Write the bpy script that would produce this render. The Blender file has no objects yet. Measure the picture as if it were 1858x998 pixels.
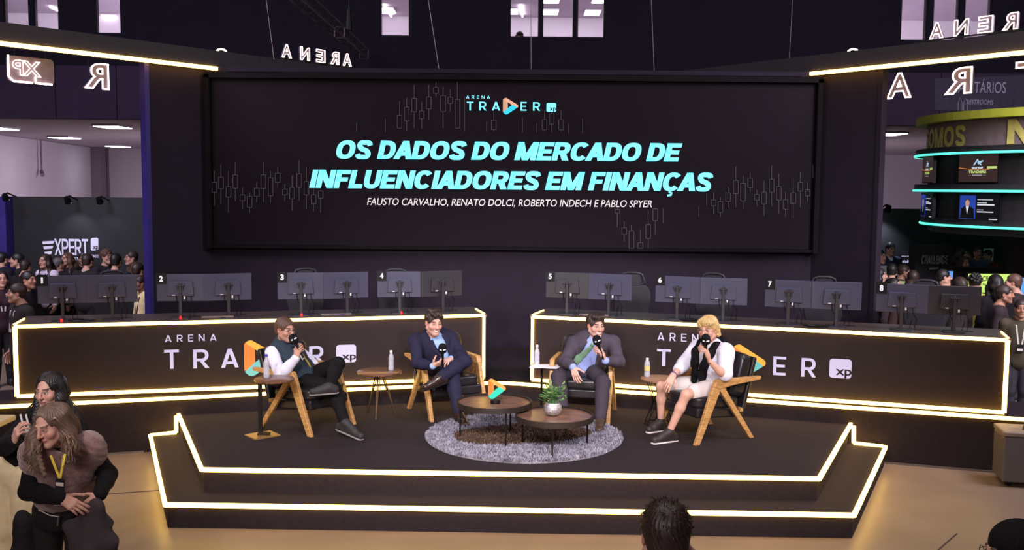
import bpy, bmesh, math, random
import numpy as np
from mathutils import Vector, Matrix, Quaternion

scene = bpy.context.scene
col = scene.collection
random.seed(7)
RNG = np.random.default_rng(11)

# ------------------------------------------------------------------ camera
F, HC = 1820.0, 2.93                      # focal length in pixels of the 1858x998 frame, camera height
PITCH, ROLL = math.atan(159 / F), 0.0085
cam_data = bpy.data.cameras.new('camera')
cam_data.sensor_width = 36.0
cam_data.lens = F / 1858 * 36.0
cam_data.clip_end = 200
cam = bpy.data.objects.new('camera', cam_data)
cam.location = (0, 0, HC)
cam.rotation_euler = (Matrix.Rotation(math.pi / 2 - PITCH, 3, 'X') @ Matrix.Rotation(ROLL, 3, 'Z')).to_euler()
col.objects.link(cam)
scene.camera = cam

# ------------------------------------------------------------------ world, exposure, lights
vs = scene.view_settings
vs.view_transform = 'Standard'; vs.look = 'None'; vs.exposure = 0.0; vs.gamma = 1.0; vs.use_curve_mapping = False
world = bpy.data.worlds.new('hall_air'); scene.world = world; world.use_nodes = True
bg = world.node_tree.nodes['Background']
bg.inputs[0].default_value = (0.60, 0.46, 0.66, 1); bg.inputs[1].default_value = 0.17

def aim(o, target):
    o.rotation_euler = (Vector(target) - o.location).to_track_quat('-Z', 'Y').to_euler()

def area(name, loc, target, size, power, color=(1, 1, 1), sy=None):
    d = bpy.data.lights.new(name, 'AREA'); d.energy = power; d.color = color
    d.shape = 'RECTANGLE'; d.size = size; d.size_y = sy or size
    o = bpy.data.objects.new(name, d); o.location = loc; col.objects.link(o); aim(o, target)
    return o

def spot(name, loc, target, power, angle, blend=0.6, radius=0.15, color=(1, 1, 1)):
    d = bpy.data.lights.new(name, 'SPOT'); d.energy = power; d.color = color
    d.spot_size = math.radians(angle); d.spot_blend = blend; d.shadow_soft_size = radius
    o = bpy.data.objects.new(name, d); o.location = loc; col.objects.link(o); aim(o, target)
    return o

WHITE = (1.0, 0.93, 0.95)
# stage wash hung high in front of the stage
for i, x in enumerate((-3.4, -1.2, 1.2, 3.4)):
    spot('stage_spot', (x, 1.2, 5.6), (x * 0.5, 10.6, 0.9), 1900, 36, 0.8, 0.35, WHITE)
# broad ceiling light, then fill lamps added to brighten crowd and rooms
area('hall_light_front', (0, 5.5, 9.5), (0, 5.5, 0), 8.0, 330, (1.0, 0.86, 0.82), 5.0)
area('crowd_fill_left', (-8.5, 11.0, 8.0), (-9.0, 18.0, 1.2), 3.0, 750, (0.86, 0.80, 1.0), 5.0)  # added fill, brightens the left crowd
area('crowd_fill_right', (8.0, 9.0, 8.0), (8.0, 16.5, 3.0), 3.0, 1000, (0.90, 0.84, 1.0), 5.0)  # added fill, brightens the right crowd and the tower
spot('crowd_spot_fill_right', (8.6, 6.0, 5.2), (6.4, 15.0, 1.5), 2600, 34, 0.8, 0.4, (0.95, 0.88, 0.95))  # added spot, lifts the dark right crowd from the front
spot('crowd_spot_fill_back', (5.7, 9.0, 4.1), (6.7, 18.6, 1.5), 650, 26, 0.8, 0.3, (0.95, 0.90, 1.0))  # added spot reaching the figures at the back right
spot('crowd_spot_fill_left', (-9.0, 6.0, 5.2), (-7.0, 16.0, 1.5), 900, 34, 0.8, 0.4, (0.92, 0.86, 1.0))  # added spot, lifts the left crowd from the front
area('foreground_fill', (-3.5, -3.0, 5.5), (-3.0, 6.5, 1.2), 2.5, 330, (1.0, 0.88, 0.84))  # added low frontal fill for the women in the left foreground
area('lobby_fill', (-7.2, 33.0, 4.2), (-12.0, 34.0, 1.5), 2.5, 1150, (0.95, 0.86, 1.0), 12.0)  # added lamp out of sight behind the stage wall, brightens the lobby
area('lobby_fill_far', (7.0, 34.0, 4.2), (13.0, 36.0, 1.5), 2.0, 950, (0.95, 0.86, 1.0), 10.0)  # second unseen lamp added for the right side of the lobby
area('upper_room_fill', (0.0, 26.6, 8.75), (0.0, 34.0, 5.5), 44.0, 3300, (1.0, 0.95, 1.0), 3.0)  # added lamp out of sight above the window heads, brightens the upper room

# ------------------------------------------------------------------ pixel helpers (photo measurements -> metres)
_r = Vector((1, 0, 0)); _u = Vector((0, math.sin(PITCH), math.cos(PITCH))); _f = Vector((0, math.cos(PITCH), -math.sin(PITCH)))
CAM = Vector((0, 0, HC))
def ray(px, py):
    x, y = px - 929, 499 - py
    c, s = math.cos(ROLL), math.sin(ROLL)
    return _f + _r * ((x * c - y * s) / F) + _u * ((x * s + y * c) / F)
def P(px, py, Y):
    d = ray(px, py); return CAM + d * (Y / d.y)
def G(px, py, z):
    d = ray(px, py); return CAM + d * ((z - HC) / d.z)
def onplane(px, py, o, n):
    d = ray(px, py); n = Vector(n); return CAM + d * ((Vector(o) - CAM).dot(n) / d.dot(n))
def proj(w):
    v = Vector(w) - CAM; z = v.dot(_f); xl = F * v.dot(_r) / z; yl = F * v.dot(_u) / z
    c, s = math.cos(ROLL), math.sin(ROLL)
    return 929 + xl * c + yl * s, 499 + xl * s - yl * c
def reach(a, px, py, L, near=True):
    """point on the sight line of (px,py) at distance L from joint a"""
    a = Vector(a); d = ray(px, py).normalized(); m = CAM - a
    b = m.dot(d); c = m.dot(m) - L * L; q = b * b - c
    if q < 0:
        p = CAM + d * (-b); return a + (p - a).normalized() * L
    t = -b - math.sqrt(q) if near else -b + math.sqrt(q)
    return CAM + d * t

# ------------------------------------------------------------------ materials
def lin(c):
    return tuple(((v / 255) / 12.92 if v / 255 <= 0.04045 else ((v / 255 + 0.055) / 1.055) ** 2.4) for v in c)
_M = {}
def mat(name, rgb, rough=0.6, metal=0.0, var=0.12, scale=12.0, bump=0.0, bscale=60.0, spec=0.5, sheen=0.0, trans=0.0, stretch=None):
    """Principled material whose colour wanders a little with procedural noise"""
    if name in _M: return _M[name]
    if rough >= .75 and spec == .5: spec = .18
    m = bpy.data.materials.new(name); m.use_nodes = True; _M[name] = m
    nt = m.node_tree; b = nt.nodes['Principled BSDF']; L = nt.links.new
    c = lin(rgb)
    tc = nt.nodes.new('ShaderNodeTexCoord'); mp = nt.nodes.new('ShaderNodeMapping'); L(tc.outputs['Object'], mp.inputs[0])
    if stretch: mp.inputs['Scale'].default_value = stretch
    nz = nt.nodes.new('ShaderNodeTexNoise'); nz.inputs['Scale'].default_value = scale; nz.inputs['Detail'].default_value = 4
    L(mp.outputs[0], nz.inputs['Vector'])
    rp = nt.nodes.new('ShaderNodeValToRGB'); e = rp.color_ramp.elements
    e[0].position, e[1].position = 0.3, 0.7
    e[0].color = (*[v * (1 - var) for v in c], 1); e[1].color = (*[min(1, v * (1 + var)) for v in c], 1)
    L(nz.outputs['Fac'], rp.inputs[0]); L(rp.outputs[0], b.inputs['Base Color'])
    b.inputs['Roughness'].default_value = rough; b.inputs['Metallic'].default_value = metal
    b.inputs['Specular IOR Level'].default_value = spec
    if sheen: b.inputs['Sheen Weight'].default_value = sheen
    if trans: b.inputs['Transmission Weight'].default_value = trans
    if bump:
        n2 = nt.nodes.new('ShaderNodeTexNoise'); n2.inputs['Scale'].default_value = bscale; n2.inputs['Detail'].default_value = 3
        L(mp.outputs[0], n2.inputs['Vector'])
        bp = nt.nodes.new('ShaderNodeBump'); bp.inputs['Strength'].default_value = bump; bp.inputs['Distance'].default_value = 0.01
        L(n2.outputs['Fac'], bp.inputs['Height']); L(bp.outputs[0], b.inputs['Normal'])
    return m
def emit(name, rgb, strength, linear=False):
    if name in _M: return _M[name]
    m = bpy.data.materials.new(name); m.use_nodes = True; _M[name] = m
    b = m.node_tree.nodes['Principled BSDF']; c = rgb if linear else lin(rgb)
    b.inputs['Base Color'].default_value = (*[v * 0.5 for v in c], 1)
    b.inputs['Emission Color'].default_value = (*c, 1); b.inputs['Emission Strength'].default_value = strength
    return m
def wood(name, dark, light, scale=6.0, rough=0.4, axis=(1, 12, 12)):
    if name in _M: return _M[name]
    m = bpy.data.materials.new(name); m.use_nodes = True; _M[name] = m
    nt = m.node_tree; b = nt.nodes['Principled BSDF']; L = nt.links.new
    tc = nt.nodes.new('ShaderNodeTexCoord'); mp = nt.nodes.new('ShaderNodeMapping'); mp.inputs['Scale'].default_value = axis
    nz = nt.nodes.new('ShaderNodeTexNoise'); nz.inputs['Scale'].default_value = scale; nz.inputs['Detail'].default_value = 6; nz.inputs['Distortion'].default_value = 0.6
    rp = nt.nodes.new('ShaderNodeValToRGB'); e = rp.color_ramp.elements; e[0].position, e[1].position = 0.32, 0.68
    e[0].color = (*lin(dark), 1); e[1].color = (*lin(light), 1)
    L(tc.outputs['Object'], mp.inputs[0]); L(mp.outputs[0], nz.inputs['Vector']); L(nz.outputs['Fac'], rp.inputs[0]); L(rp.outputs[0], b.inputs['Base Color'])
    b.inputs['Roughness'].default_value = rough
    return m
def glass(name, rgb=(235, 240, 245), rough=0.03, ior=1.33):
    if name in _M: return _M[name]
    m = bpy.data.materials.new(name); m.use_nodes = True; _M[name] = m
    b = m.node_tree.nodes['Principled BSDF']; b.inputs['Base Color'].default_value = (*lin(rgb), 1)
    b.inputs['Transmission Weight'].default_value = 1.0; b.inputs['Roughness'].default_value = rough; b.inputs['IOR'].default_value = ior
    return m
def vcol(name, rough=0.5, sheen=0.0, bump=0.0, bscale=200.0, sss=0.0):
    """material that reads the mesh's own colours (skin, eyes, lips ...)"""
    if name in _M: return _M[name]
    m = bpy.data.materials.new(name); m.use_nodes = True; _M[name] = m
    nt = m.node_tree; b = nt.nodes['Principled BSDF']; L = nt.links.new
    at = nt.nodes.new('ShaderNodeAttribute'); at.attribute_name = 'Col'
    nz = nt.nodes.new('ShaderNodeTexNoise'); nz.inputs['Scale'].default_value = 40
    mx = nt.nodes.new('ShaderNodeMix'); mx.data_type = 'RGBA'; mx.blend_type = 'MULTIPLY'; mx.inputs[0].default_value = 0.12
    L(at.outputs['Color'], mx.inputs[6]); L(nz.outputs['Color'], mx.inputs[7]); L(mx.outputs[2], b.inputs['Base Color'])
    b.inputs['Roughness'].default_value = rough; b.inputs['Specular IOR Level'].default_value = 0.35
    return m

# ------------------------------------------------------------------ mesh builder
class MB:
    def __init__(s): s.v = []; s.f = []
    def add(s, vs_, fs):
        n = len(s.v); s.v += [tuple(v) for v in vs_]; s.f += [tuple(i + n for i in f) for f in fs]; return s
    def box(s, c, size, R=None):
        hx, hy, hz = size[0] / 2, size[1] / 2, size[2] / 2; c = Vector(c)
        vs_ = [Vector((x, y, z)) for x in (-hx, hx) for y in (-hy, hy) for z in (-hz, hz)]
        if R is not None: vs_ = [R @ v for v in vs_]
        return s.add([v + c for v in vs_], [(0, 1, 3, 2), (4, 6, 7, 5), (0, 4, 5, 1), (2, 3, 7, 6), (0, 2, 6, 4), (1, 5, 7, 3)])
    def bar(s, a, b, w, t, up=(0, 0, 1)):
        """rectangular bar from a to b, w across, t along up"""
        a, b = Vector(a), Vector(b); d = b - a; L = d.length; d.normalize(); up = Vector(up)
        x = d.cross(up)
        if x.length < 1e-5: x = d.cross(Vector((1, 0, 0)))
        x.normalize(); z = x.cross(d)
        return s.box((a + b) / 2, (w, L, t), Matrix((x, d, z)).transposed())
    def tube(s, path, r, seg=8, caps=True, closed=False):
        pts = [Vector(p) for p in path]; n = len(pts); rs = r if isinstance(r, (list, tuple)) else [r] * n
        tang = []
        for i in range(n):
            if closed: t = pts[(i + 1) % n] - pts[i - 1]
            else: t = pts[min(i + 1, n - 1)] - pts[max(i - 1, 0)]
            tang.append(t.normalized() if t.length > 1e-9 else Vector((0, 0, 1)))
        ref = Vector((0, 0, 1)) if abs(tang[0].z) < 0.9 else Vector((1, 0, 0))
        x = tang[0].cross(ref).normalized(); vs_ = []
        for i in range(n):
            x = (x - tang[i] * x.dot(tang[i])); x = x.normalized() if x.length > 1e-6 else tang[i].orthogonal().normalized()
            y = tang[i].cross(x)
            for k in range(seg):
                a = 2 * math.pi * k / seg; vs_.append(pts[i] + (x * math.cos(a) + y * math.sin(a)) * rs[i])
        fs = []
        for i in range(n if closed else n - 1):
            j = (i + 1) % n
            for k in range(seg):
                k2 = (k + 1) % seg; fs.append((i * seg + k, i * seg + k2, j * seg + k2, j * seg + k))
        if caps and not closed:
            fs.append(tuple(range(seg - 1, -1, -1))); fs.append(tuple((n - 1) * seg + k for k in range(seg)))
        return s.add(vs_, fs)
    def lathe(s, prof, c=(0, 0, 0), seg=32, R=None):
        c = Vector(c); vs_ = []; n = len(prof)
        for r, z in prof:
            for k in range(seg):
                a = 2 * math.pi * k / seg; v = Vector((r * math.cos(a), r * math.sin(a), z))
                vs_.append((R @ v if R is not None else v) + c)
        fs = [(i * seg + k, i * seg + (k + 1) % seg, (i + 1) * seg + (k + 1) % seg, (i + 1) * seg + k) for i in range(n - 1) for k in range(seg)]
        if prof[0][0] > 1e-6: fs.append(tuple(range(seg - 1, -1, -1)))
        if prof[-1][0] > 1e-6: fs.append(tuple((n - 1) * seg + k for k in range(seg)))
        return s.add(vs_, fs)
    def prism(s, poly, o=(0, 0, 0), u=(1, 0, 0), v=(0, 1, 0), n=None, depth=0.1):
        """polygon (a,b) in frame o,u,v pushed along n by depth"""
        o, u, v = Vector(o), Vector(u), Vector(v); n = Vector(n) if n is not None else u.cross(v)
        k = len(poly); A = [o + u * a + v * b for a, b in poly]; B = [p + n * depth for p in A]
        fs = [tuple(range(k - 1, -1, -1)), tuple(range(k, 2 * k))] + [(i, (i + 1) % k, k + (i + 1) % k, k + i) for i in range(k)]
        return s.add(A + B, fs)
    def slab(s, poly, z0, z1): return s.prism(poly, (0, 0, z0), (1, 0, 0), (0, 1, 0), (0, 0, 1), z1 - z0)

def rrect(x0, y0, x1, y1, r, seg=5):
    out = []
    for cx, cy, a0 in ((x1 - r, y1 - r, 0), (x0 + r, y1 - r, 90), (x0 + r, y0 + r, 180), (x1 - r, y0 + r, 270)):
        for i in range(seg + 1):
            a = math.radians(a0 + 90 * i / seg); out.append((cx + r * math.cos(a), cy + r * math.sin(a)))
    return out
def round_poly(poly, r, seg=5):
    out = []; n = len(poly)
    for i in range(n):
        p = Vector(poly[i]); a = Vector(poly[i - 1]) - p; b = Vector(poly[(i + 1) % n]) - p
        ra = min(r, a.length * 0.45, b.length * 0.45); A = p + a.normalized() * ra; B = p + b.normalized() * ra
        for k in range(seg + 1):
            t = k / seg; q = A * (1 - t) ** 2 + p * 2 * t * (1 - t) + B * t * t; out.append((q.x, q.y))
    return out

def mesh_obj(name, verts, faces, m, parent=None, world=False, smooth=False, bevel=0.0):
    me = bpy.data.meshes.new(name); me.from_pydata([tuple(v) for v in verts], [], faces); me.update()
    bm = bmesh.new(); bm.from_mesh(me); bmesh.ops.recalc_face_normals(bm, faces=bm.faces); bm.to_mesh(me); bm.free()
    o = bpy.data.objects.new(name, me); col.objects.link(o)
    for mm in (m if isinstance(m, (list, tuple)) else [m]): me.materials.append(mm)
    if smooth:
        me.polygons.foreach_set('use_smooth', [True] * len(me.polygons))
        me.set_sharp_from_angle(angle=math.radians(40))
    if bevel:
        b = o.modifiers.new('bevel', 'BEVEL'); b.width = bevel; b.segments = 3; b.limit_method = 'ANGLE'; b.angle_limit = math.radians(40)
        b.harden_normals = True
        me.polygons.foreach_set('use_smooth', [True] * len(me.polygons)); me.set_sharp_from_angle(angle=math.radians(35))
    if parent is not None:
        o.parent = parent
        if world and parent.parent is None and parent.type == 'EMPTY': o.matrix_parent_inverse = Matrix.Translation(-parent.location)
    return o
def obj(name, mb, m, parent=None, world=True, smooth=False, bevel=0.0):
    return mesh_obj(name, mb.v, mb.f, m, parent, world, smooth, bevel)
def tag(o, label=None, cat=None, group=None, kind=None):
    if label: o['label'] = label
    if cat: o['category'] = cat
    if group: o['group'] = group
    if kind: o['kind'] = kind
    return o
def thing(name, label, cat, loc=(0, 0, 0), rz=0.0, group=None):
    o = bpy.data.objects.new(name, None); col.objects.link(o); o.empty_display_size = 0.1
    o.location = loc; o.rotation_euler = (0, 0, rz)
    return tag(o, label, cat, group)
def struct(name, mb, m, smooth=False, bevel=0.0, parent=None):
    o = obj(name, mb, m, parent, smooth=smooth, bevel=bevel); o['kind'] = 'structure'; return o
def copy_tree(o, parent=None):
    c = o.copy(); col.objects.link(c)
    if parent is not None: c.parent = parent
    for ch in list(o.children): copy_tree(ch, c)
    return c

# ------------------------------------------------------------------ lettering
def glyphs(body, off=0.0, shear=0.0, spacing=1.0, outline=0.0):
    c = bpy.data.curves.new('lettering', 'FONT'); c.body = body; c.size = 1; c.offset = off; c.shear = shear; c.space_character = spacing
    c.resolution_u = 4
    if outline: c.fill_mode = 'NONE'; c.bevel_depth = outline; c.bevel_resolution = 1
    o = bpy.data.objects.new('lettering', c); col.objects.link(o)
    dg = bpy.context.evaluated_depsgraph_get(); dg.update()
    me = bpy.data.meshes.new_from_object(o.evaluated_get(dg))
    v = np.empty(len(me.vertices) * 3); me.vertices.foreach_get('co', v); v = v.reshape(-1, 3)
    f = [tuple(p.vertices) for p in me.polygons]
    bpy.data.objects.remove(o); bpy.data.curves.remove(c); bpy.data.meshes.remove(me)
    return v, f
def place_text(mb, body, o, u, v, n, x0, x1, y0, y1, off=0.0, shear=0.0, spacing=1.0, mirror=False, outline=0.0, depth=0.0, cap=False, heavy=0.0):
    """fit the words into the rectangle x0..x1, y0..y1 of the frame o,u,v; n is the raise direction"""
    if heavy: g, f = block(body, heavy, spacing * .09, shear)
    else: g, f = glyphs(body, off, shear, spacing, outline)
    lo, hi = g.min(0), g.max(0)
    if cap and heavy: lo[1], hi[1] = 0, 1
    elif cap:
        h, _ = glyphs('H', off); lo[1], hi[1] = h[:, 1].min(), h[:, 1].max()
    o, u, v, n = Vector(o), Vector(u), Vector(v), Vector(n)
    sx = (x1 - x0) / (hi[0] - lo[0]); sy = (y1 - y0) / (hi[1] - lo[1])
    sz = min(sx, sy)
    def put(q, dz):
        a = (q[0] - lo[0]) * sx + x0
        if mirror: a = x1 - (q[0] - lo[0]) * sx
        return o + u * a + v * ((q[1] - lo[1]) * sy + y0) + n * (q[2] * sz + dz)
    mb.add([put(q, depth) for q in g], f)
    return mb
# block capitals drawn stroke by stroke: polygons in a box of height 1
def _ring(cx, cy, rx, ry, wx, wy, a0, a1, n=26, p=2.4):
    out = []
    def sp(a, A, B):
        c, s_ = math.cos(a), math.sin(a)
        return (cx + A * math.copysign(abs(c) ** (2 / p), c), cy + B * math.copysign(abs(s_) ** (2 / p), s_))
    for i in range(n):
        t0, t1 = math.radians(a0 + (a1 - a0) * i / n), math.radians(a0 + (a1 - a0) * (i + 1) / n)
        out.append([sp(t0, rx, ry), sp(t1, rx, ry), sp(t1, rx - wx, ry - wy), sp(t0, rx - wx, ry - wy)])
    return out
def _strip(pts, w):
    out = []; n = len(pts); L = []
    for i in range(n):
        a, b = Vector(pts[max(i - 1, 0)]), Vector(pts[min(i + 1, n - 1)]); d = (b - a).normalized(); p = Vector(pts[i]); q = Vector((-d.y, d.x)) * (w / 2)
        L.append(((p + q)[:], (p - q)[:]))
    for i in range(n - 1): out.append([L[i][0], L[i + 1][0], L[i + 1][1], L[i][1]])
    return out
def block_glyph(ch, w):
    R = lambda x0, y0, x1, y1: [(x0, y0), (x1, y0), (x1, y1), (x0, y1)]
    v = w * .84                                              # horizontal strokes a little thinner
    W = {'I': w, 'E': .66, 'F': .64, 'L': .62, 'T': .72, 'S': .72, 'M': .98, 'O': .86, 'C': .82, 'G': .84, 'A': .86, 'N': .80, 'X': .80, 'Ç': .82}.get(ch, .76)
    W += max(0, w - .17) * .5 * (ch != 'I')
    if ch == ' ': return .27, []
    if ch == '-': return .5, [R(0, .42, .5, .42 + v)]
    if ch == '.': return w, [R(0, 0, w, w)]
    para = lambda xa, xb, h, y0=0, y1=1: [(xa, y0), (xa + h, y0), (xb + h, y1), (xb, y1)]
    st = R(0, 0, w, 1)
    if ch == 'I': return W, [st]
    if ch == 'E': return W, [st, R(0, 0, W, v), R(0, 1 - v, W, 1), R(0, .5 - v / 2, W * .92, .5 + v / 2)]
    if ch == 'F': return W, [st, R(0, 1 - v, W, 1), R(0, .48 - v / 2, W * .9, .48 + v / 2)]
    if ch == 'L': return W, [st, R(0, 0, W, v)]
    if ch == 'T': return W, [R(W / 2 - w / 2, 0, W / 2 + w / 2, 1), R(0, 1 - v, W, 1)]
    if ch == 'H': return W, [st, R(W - w, 0, W, 1), R(0, .5 - v / 2, W, .5 + v / 2)]
    if ch == 'N': return W, [st, R(W - w, 0, W, 1), para(W - w * 1.15, 0, w * 1.15)]
    if ch == 'M': return W, [st, R(W - w, 0, W, 1), para(W / 2 - w * .55, 0, w * 1.1), para(W / 2 - w * .55, W - w * 1.1, w * 1.1)]
    if ch == 'A': return W, [para(0, W / 2 - w * .55, w * 1.1), para(W - w * 1.1, W / 2 - w * .55, w * 1.1), R(W * .2, .19, W * .8, .19 + v)]
    if ch == 'X': return W, [para(0, W - w * 1.1, w * 1.1), para(W - w * 1.1, 0, w * 1.1)]
    if ch == 'O': return W, _ring(W / 2, .5, W / 2, .51, w, v, 0, 360, 40)
    if ch in 'CÇG':
        g = _ring(W / 2, .5, W / 2, .51, w, v, 38, 322, 34)
        if ch == 'G': g += [R(W - w, .14, W, .5), R(W * .55, .5 - v * .9, W, .5)]
        if ch == 'Ç': g += _strip([(W * .5, .06), (W * .5, -.07), (W * .62, -.12), (W * .62, -.22), (W * .42, -.26)], w * .45)
        return W, g
    if ch == 'D': return W, [st, R(0, 0, W * .5, v), R(0, 1 - v, W * .5, 1)] + _ring(W * .45, .5, W * .55, .5, w, v, -90, 90, 22)
    if ch == 'U': return W, [R(0, .4, w, 1), R(W - w, .4, W, 1)] + _ring(W / 2, .42, W / 2, .43, w, v, 180, 360, 22)
    if ch in 'PR':
        g = [st, R(0, 1 - v, W * .55, 1), R(0, .44 - v / 2, W * .55, .44 + v / 2)] + _ring(W * .5, (1 + .44 - v / 2) / 2, W * .47, (1 - .44 + v / 2) / 2, w, v, -90, 90, 18)
        if ch == 'R': g.append([(W * .36, .44), (W * .36 + w * 1.15, .44), (W * 1.02, 0), (W * 1.02 - w * 1.2, 0)])
        return W, g
    if ch == 'S':
        h = v / 2; x0, x1 = w / 2, W - w / 2; c = W / 2; pts = []
        key = [(x1 + .01, .73), (x1 - .06, .90 - h * .3), (c, 1 - h + .01), (x0 + .04, .92 - h * .4), (x0, .74), (x0 + .10, .58), (c, .50), (x1 - .10, .43), (x1, .27), (x1 - .04, .08 + h * .4), (c, h - .01), (x0 + .06, .10 + h * .3), (x0 - .01, .27)]
        for i in range(len(key) - 1):
            p = [Vector(key[max(0, min(len(key) - 1, i + j))]) for j in (-1, 0, 1, 2)]
            for k in range(5):
                t = k / 5; pts.append((.5 * (2 * p[1] + (p[2] - p[0]) * t + (2 * p[0] - 5 * p[1] + 4 * p[2] - p[3]) * t * t + (3 * p[1] - p[0] - 3 * p[2] + p[3]) * t ** 3))[:])
        pts.append(key[-1]); return W, _strip(pts, (w + v) / 2)
    return W, [R(0, 0, W, 1)]
def block(body, w=.17, gap=.09, shear=0.0):
    V, Fs, x = [], [], 0.0
    for i, ch in enumerate(body):
        W, polys = block_glyph(ch, w)
        if i and (ch == 'A') != (body[i - 1] == 'A') and body[i - 1] + ch in ('DA', 'AD', 'CA', 'ÇA', 'IA', 'NA', 'AN', 'RA', 'LA', 'AS'): x -= .07 + .07 * (body[i - 1] in 'CÇ')
        for p in polys:
            Fs.append(tuple(range(len(V), len(V) + len(p)))); V += [(a + x + shear * b, b, 0.0) for a, b in p]
        x += W + gap
    return np.array(V), Fs
class Face:
    """a flat face seen in the photo: pixel boxes on it become rectangles in its own frame"""
    def __init__(s, o, u, v=(0, 0, 1)):
        s.o = Vector(o); s.u = Vector(u).normalized(); s.v = Vector(v); s.n = s.u.cross(s.v).normalized()   # towards the viewer
    def at(s, px, py):
        w = onplane(px, py, s.o, s.n) - s.o; return w.dot(s.u), w.dot(s.v)
    def pt(s, a, b, d=0.0): return s.o + s.u * a + s.v * b + s.n * d
    def rect(s, x0, y0, x1, y1):
        a = s.at(x0, (y0 + y1) / 2)[0]; b = s.at(x1, (y0 + y1) / 2)[0]
        c = s.at((x0 + x1) / 2, y1)[1]; d = s.at((x0 + x1) / 2, y0)[1]; return a, b, c, d
    def text(s, mb, body, x0, y0, x1, y1, depth=0.003, **k):
        a, b, c, d = s.rect(x0, y0, x1, y1); return place_text(mb, body, s.o, s.u, s.v, s.n, a, b, c, d, depth=depth, **k)
    def poly(s, mb, pts, depth=0.003, thick=0.004, px=True):
        q = [s.at(*p) for p in pts] if px else pts
        return mb.prism(q, s.o + s.n * depth, s.u, s.v, s.n, thick)
# the folded play-shaped emblem: three bands in a unit square
EMBLEM = (('emblem_left_band', [(0, .14), (0, .90), (.16, 1.0), (.32, .90), (.32, .34)]),
          ('emblem_top_band', [(.02, .93), (.20, 1.0), (.98, .57), (1.0, .46), (.90, .40), (.70, .50), (.32, .74)]),
          ('emblem_bottom_band', [(0, .13), (.17, .0), (.30, .02), (.93, .42), (.64, .60), (.30, .37)]))
# ================================================================== materials
M_FLOOR = mat('polished_concrete', (130, 111, 95), 0.40, var=0.10, scale=1.6, bump=0.02, bscale=8)
M_CARPET = mat('dark_carpet', (42, 34, 38), 0.85, var=0.12, scale=30, bump=0.25, bscale=300)
M_BLACK = mat('black_laminate', (40, 30, 33), 0.5, var=0.08, scale=5, spec=.25)
M_BLACKWALL = mat('black_cloth_wall', (42, 34, 46), 0.9, var=0.08, scale=3)
M_HALLWALL = mat('charcoal_hall_wall', (58, 46, 66), 0.9, var=0.06, scale=1.5)
M_DARKHALL = mat('night_blue_hall_wall', (28, 24, 36), 0.9, var=0.06, scale=1.5)
M_INDIGO_LIT = mat('indigo_light_tint', (50, 38, 118), 0.5, var=0.08, scale=4)  # blue light on wall end and partition, put into the base colour
M_WHITEWALL = mat('white_lobby_paint', (198, 186, 200), 0.8, var=0.03, scale=1)
M_GREYWALL = mat('grey_lobby_column', (128, 112, 124), 0.8, var=0.04)
M_BLK = mat('matt_black_metal', (26, 24, 27), 0.45, 0.6, var=0.06)
M_PLASTIC = mat('dark_grey_plastic', (60, 60, 86), 0.5, var=0.05)
M_PLASTIC2 = mat('blackish_plastic', (40, 37, 46), 0.5, var=0.05)
M_LED = emit('warm_led', (1.0, 0.60, 0.115), 8.5, True)
M_LEDW = emit('neon_rose_white', (1.0, 0.78, 0.62), 6.0, True)
M_WHITE = emit('white_lettering', (214, 206, 236), 0.55)
M_PANEL = emit('ceiling_panel_glow', (1.0, 0.97, 1.0), 10.0, True)
M_CYAN = emit('cyan_screen_text', (128, 238, 255), 1.0)
M_CREAM = emit('cream_screen_text', (232, 220, 222), 0.8)
M_TEAL = emit('teal_neon', (0.10, 0.80, 0.58), 1.5, True)
M_GREY = mat('aluminium_truss', (120, 106, 104), 0.4, 0.6, var=0.1)

def led(name, path, parent, r=0.017, m=None, closed=False):
    mb = MB(); n = len(path)
    for i in range(n if closed else n - 1): mb.bar(path[i], path[(i + 1) % n], r * 2, r * 2)
    return obj(name, mb, m or M_LED, parent)

# ================================================================== the hall
struct('floor', MB().slab([(-24, -4), (24, -4), (24, 46), (-24, 46)], -0.2, 0.0), M_FLOOR)
m = MB()
for a, b in (((-12, 6.85), (-2.9, 9.56)), ((3.84, 8.39), (2.2, 6.4)), ((-2.9, 9.56), (-2.9, 12)), ((2.2, 6.4), (12, 4))):
    m.bar((*a, 0.002), (*b, 0.002), 0.012, 0.004)
struct('trim_1', m, mat('floor_joint', (70, 56, 50), 0.8))
struct('ceiling', MB().slab([(-24, -4), (24, -4), (24, 24), (-24, 24)], 12.0, 12.2), M_DARKHALL)
struct('wall_left', MB().box((-23.9, 12, 6), (0.2, 34, 12)), M_DARKHALL)
struct('wall_right', MB().box((23.9, 12, 6), (0.2, 34, 12)), M_DARKHALL)
# far wall of the hall (Y = 24) with a row of upper windows and the wide lobby opening underneath
XL = lambda px: (px - 929) * 24 / 1820
SILL, HEAD, FAS = 6.45, 7.55, 4.46
wins = []
for a, b in ((-40, 8), (19, 64), (72, 117), (182, 228), (690, 743), (921, 974), (979, 1036), (1041, 1091), (1618, 1665), (1675, 1722), (1731, 1779)):
    wins.append((XL(a), XL(b)))
m = MB(); x = -24.0
for a, b in wins:
    m.box(((x + a) / 2, 24.1, (SILL + HEAD) / 2), (a - x, 0.2, HEAD - SILL)); x = b
m.box(((x + 24) / 2, 24.1, (SILL + HEAD) / 2), (24 - x, 0.2, HEAD - SILL))
m.box((0, 24.1, (HEAD + 12) / 2), (48, 0.2, 12 - HEAD))
m.box((0, 24.1, (SILL + 5.7) / 2), (48, 0.2, SILL - 5.7))
struct('wall_back', m, M_DARKHALL)
m = MB()
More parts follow.
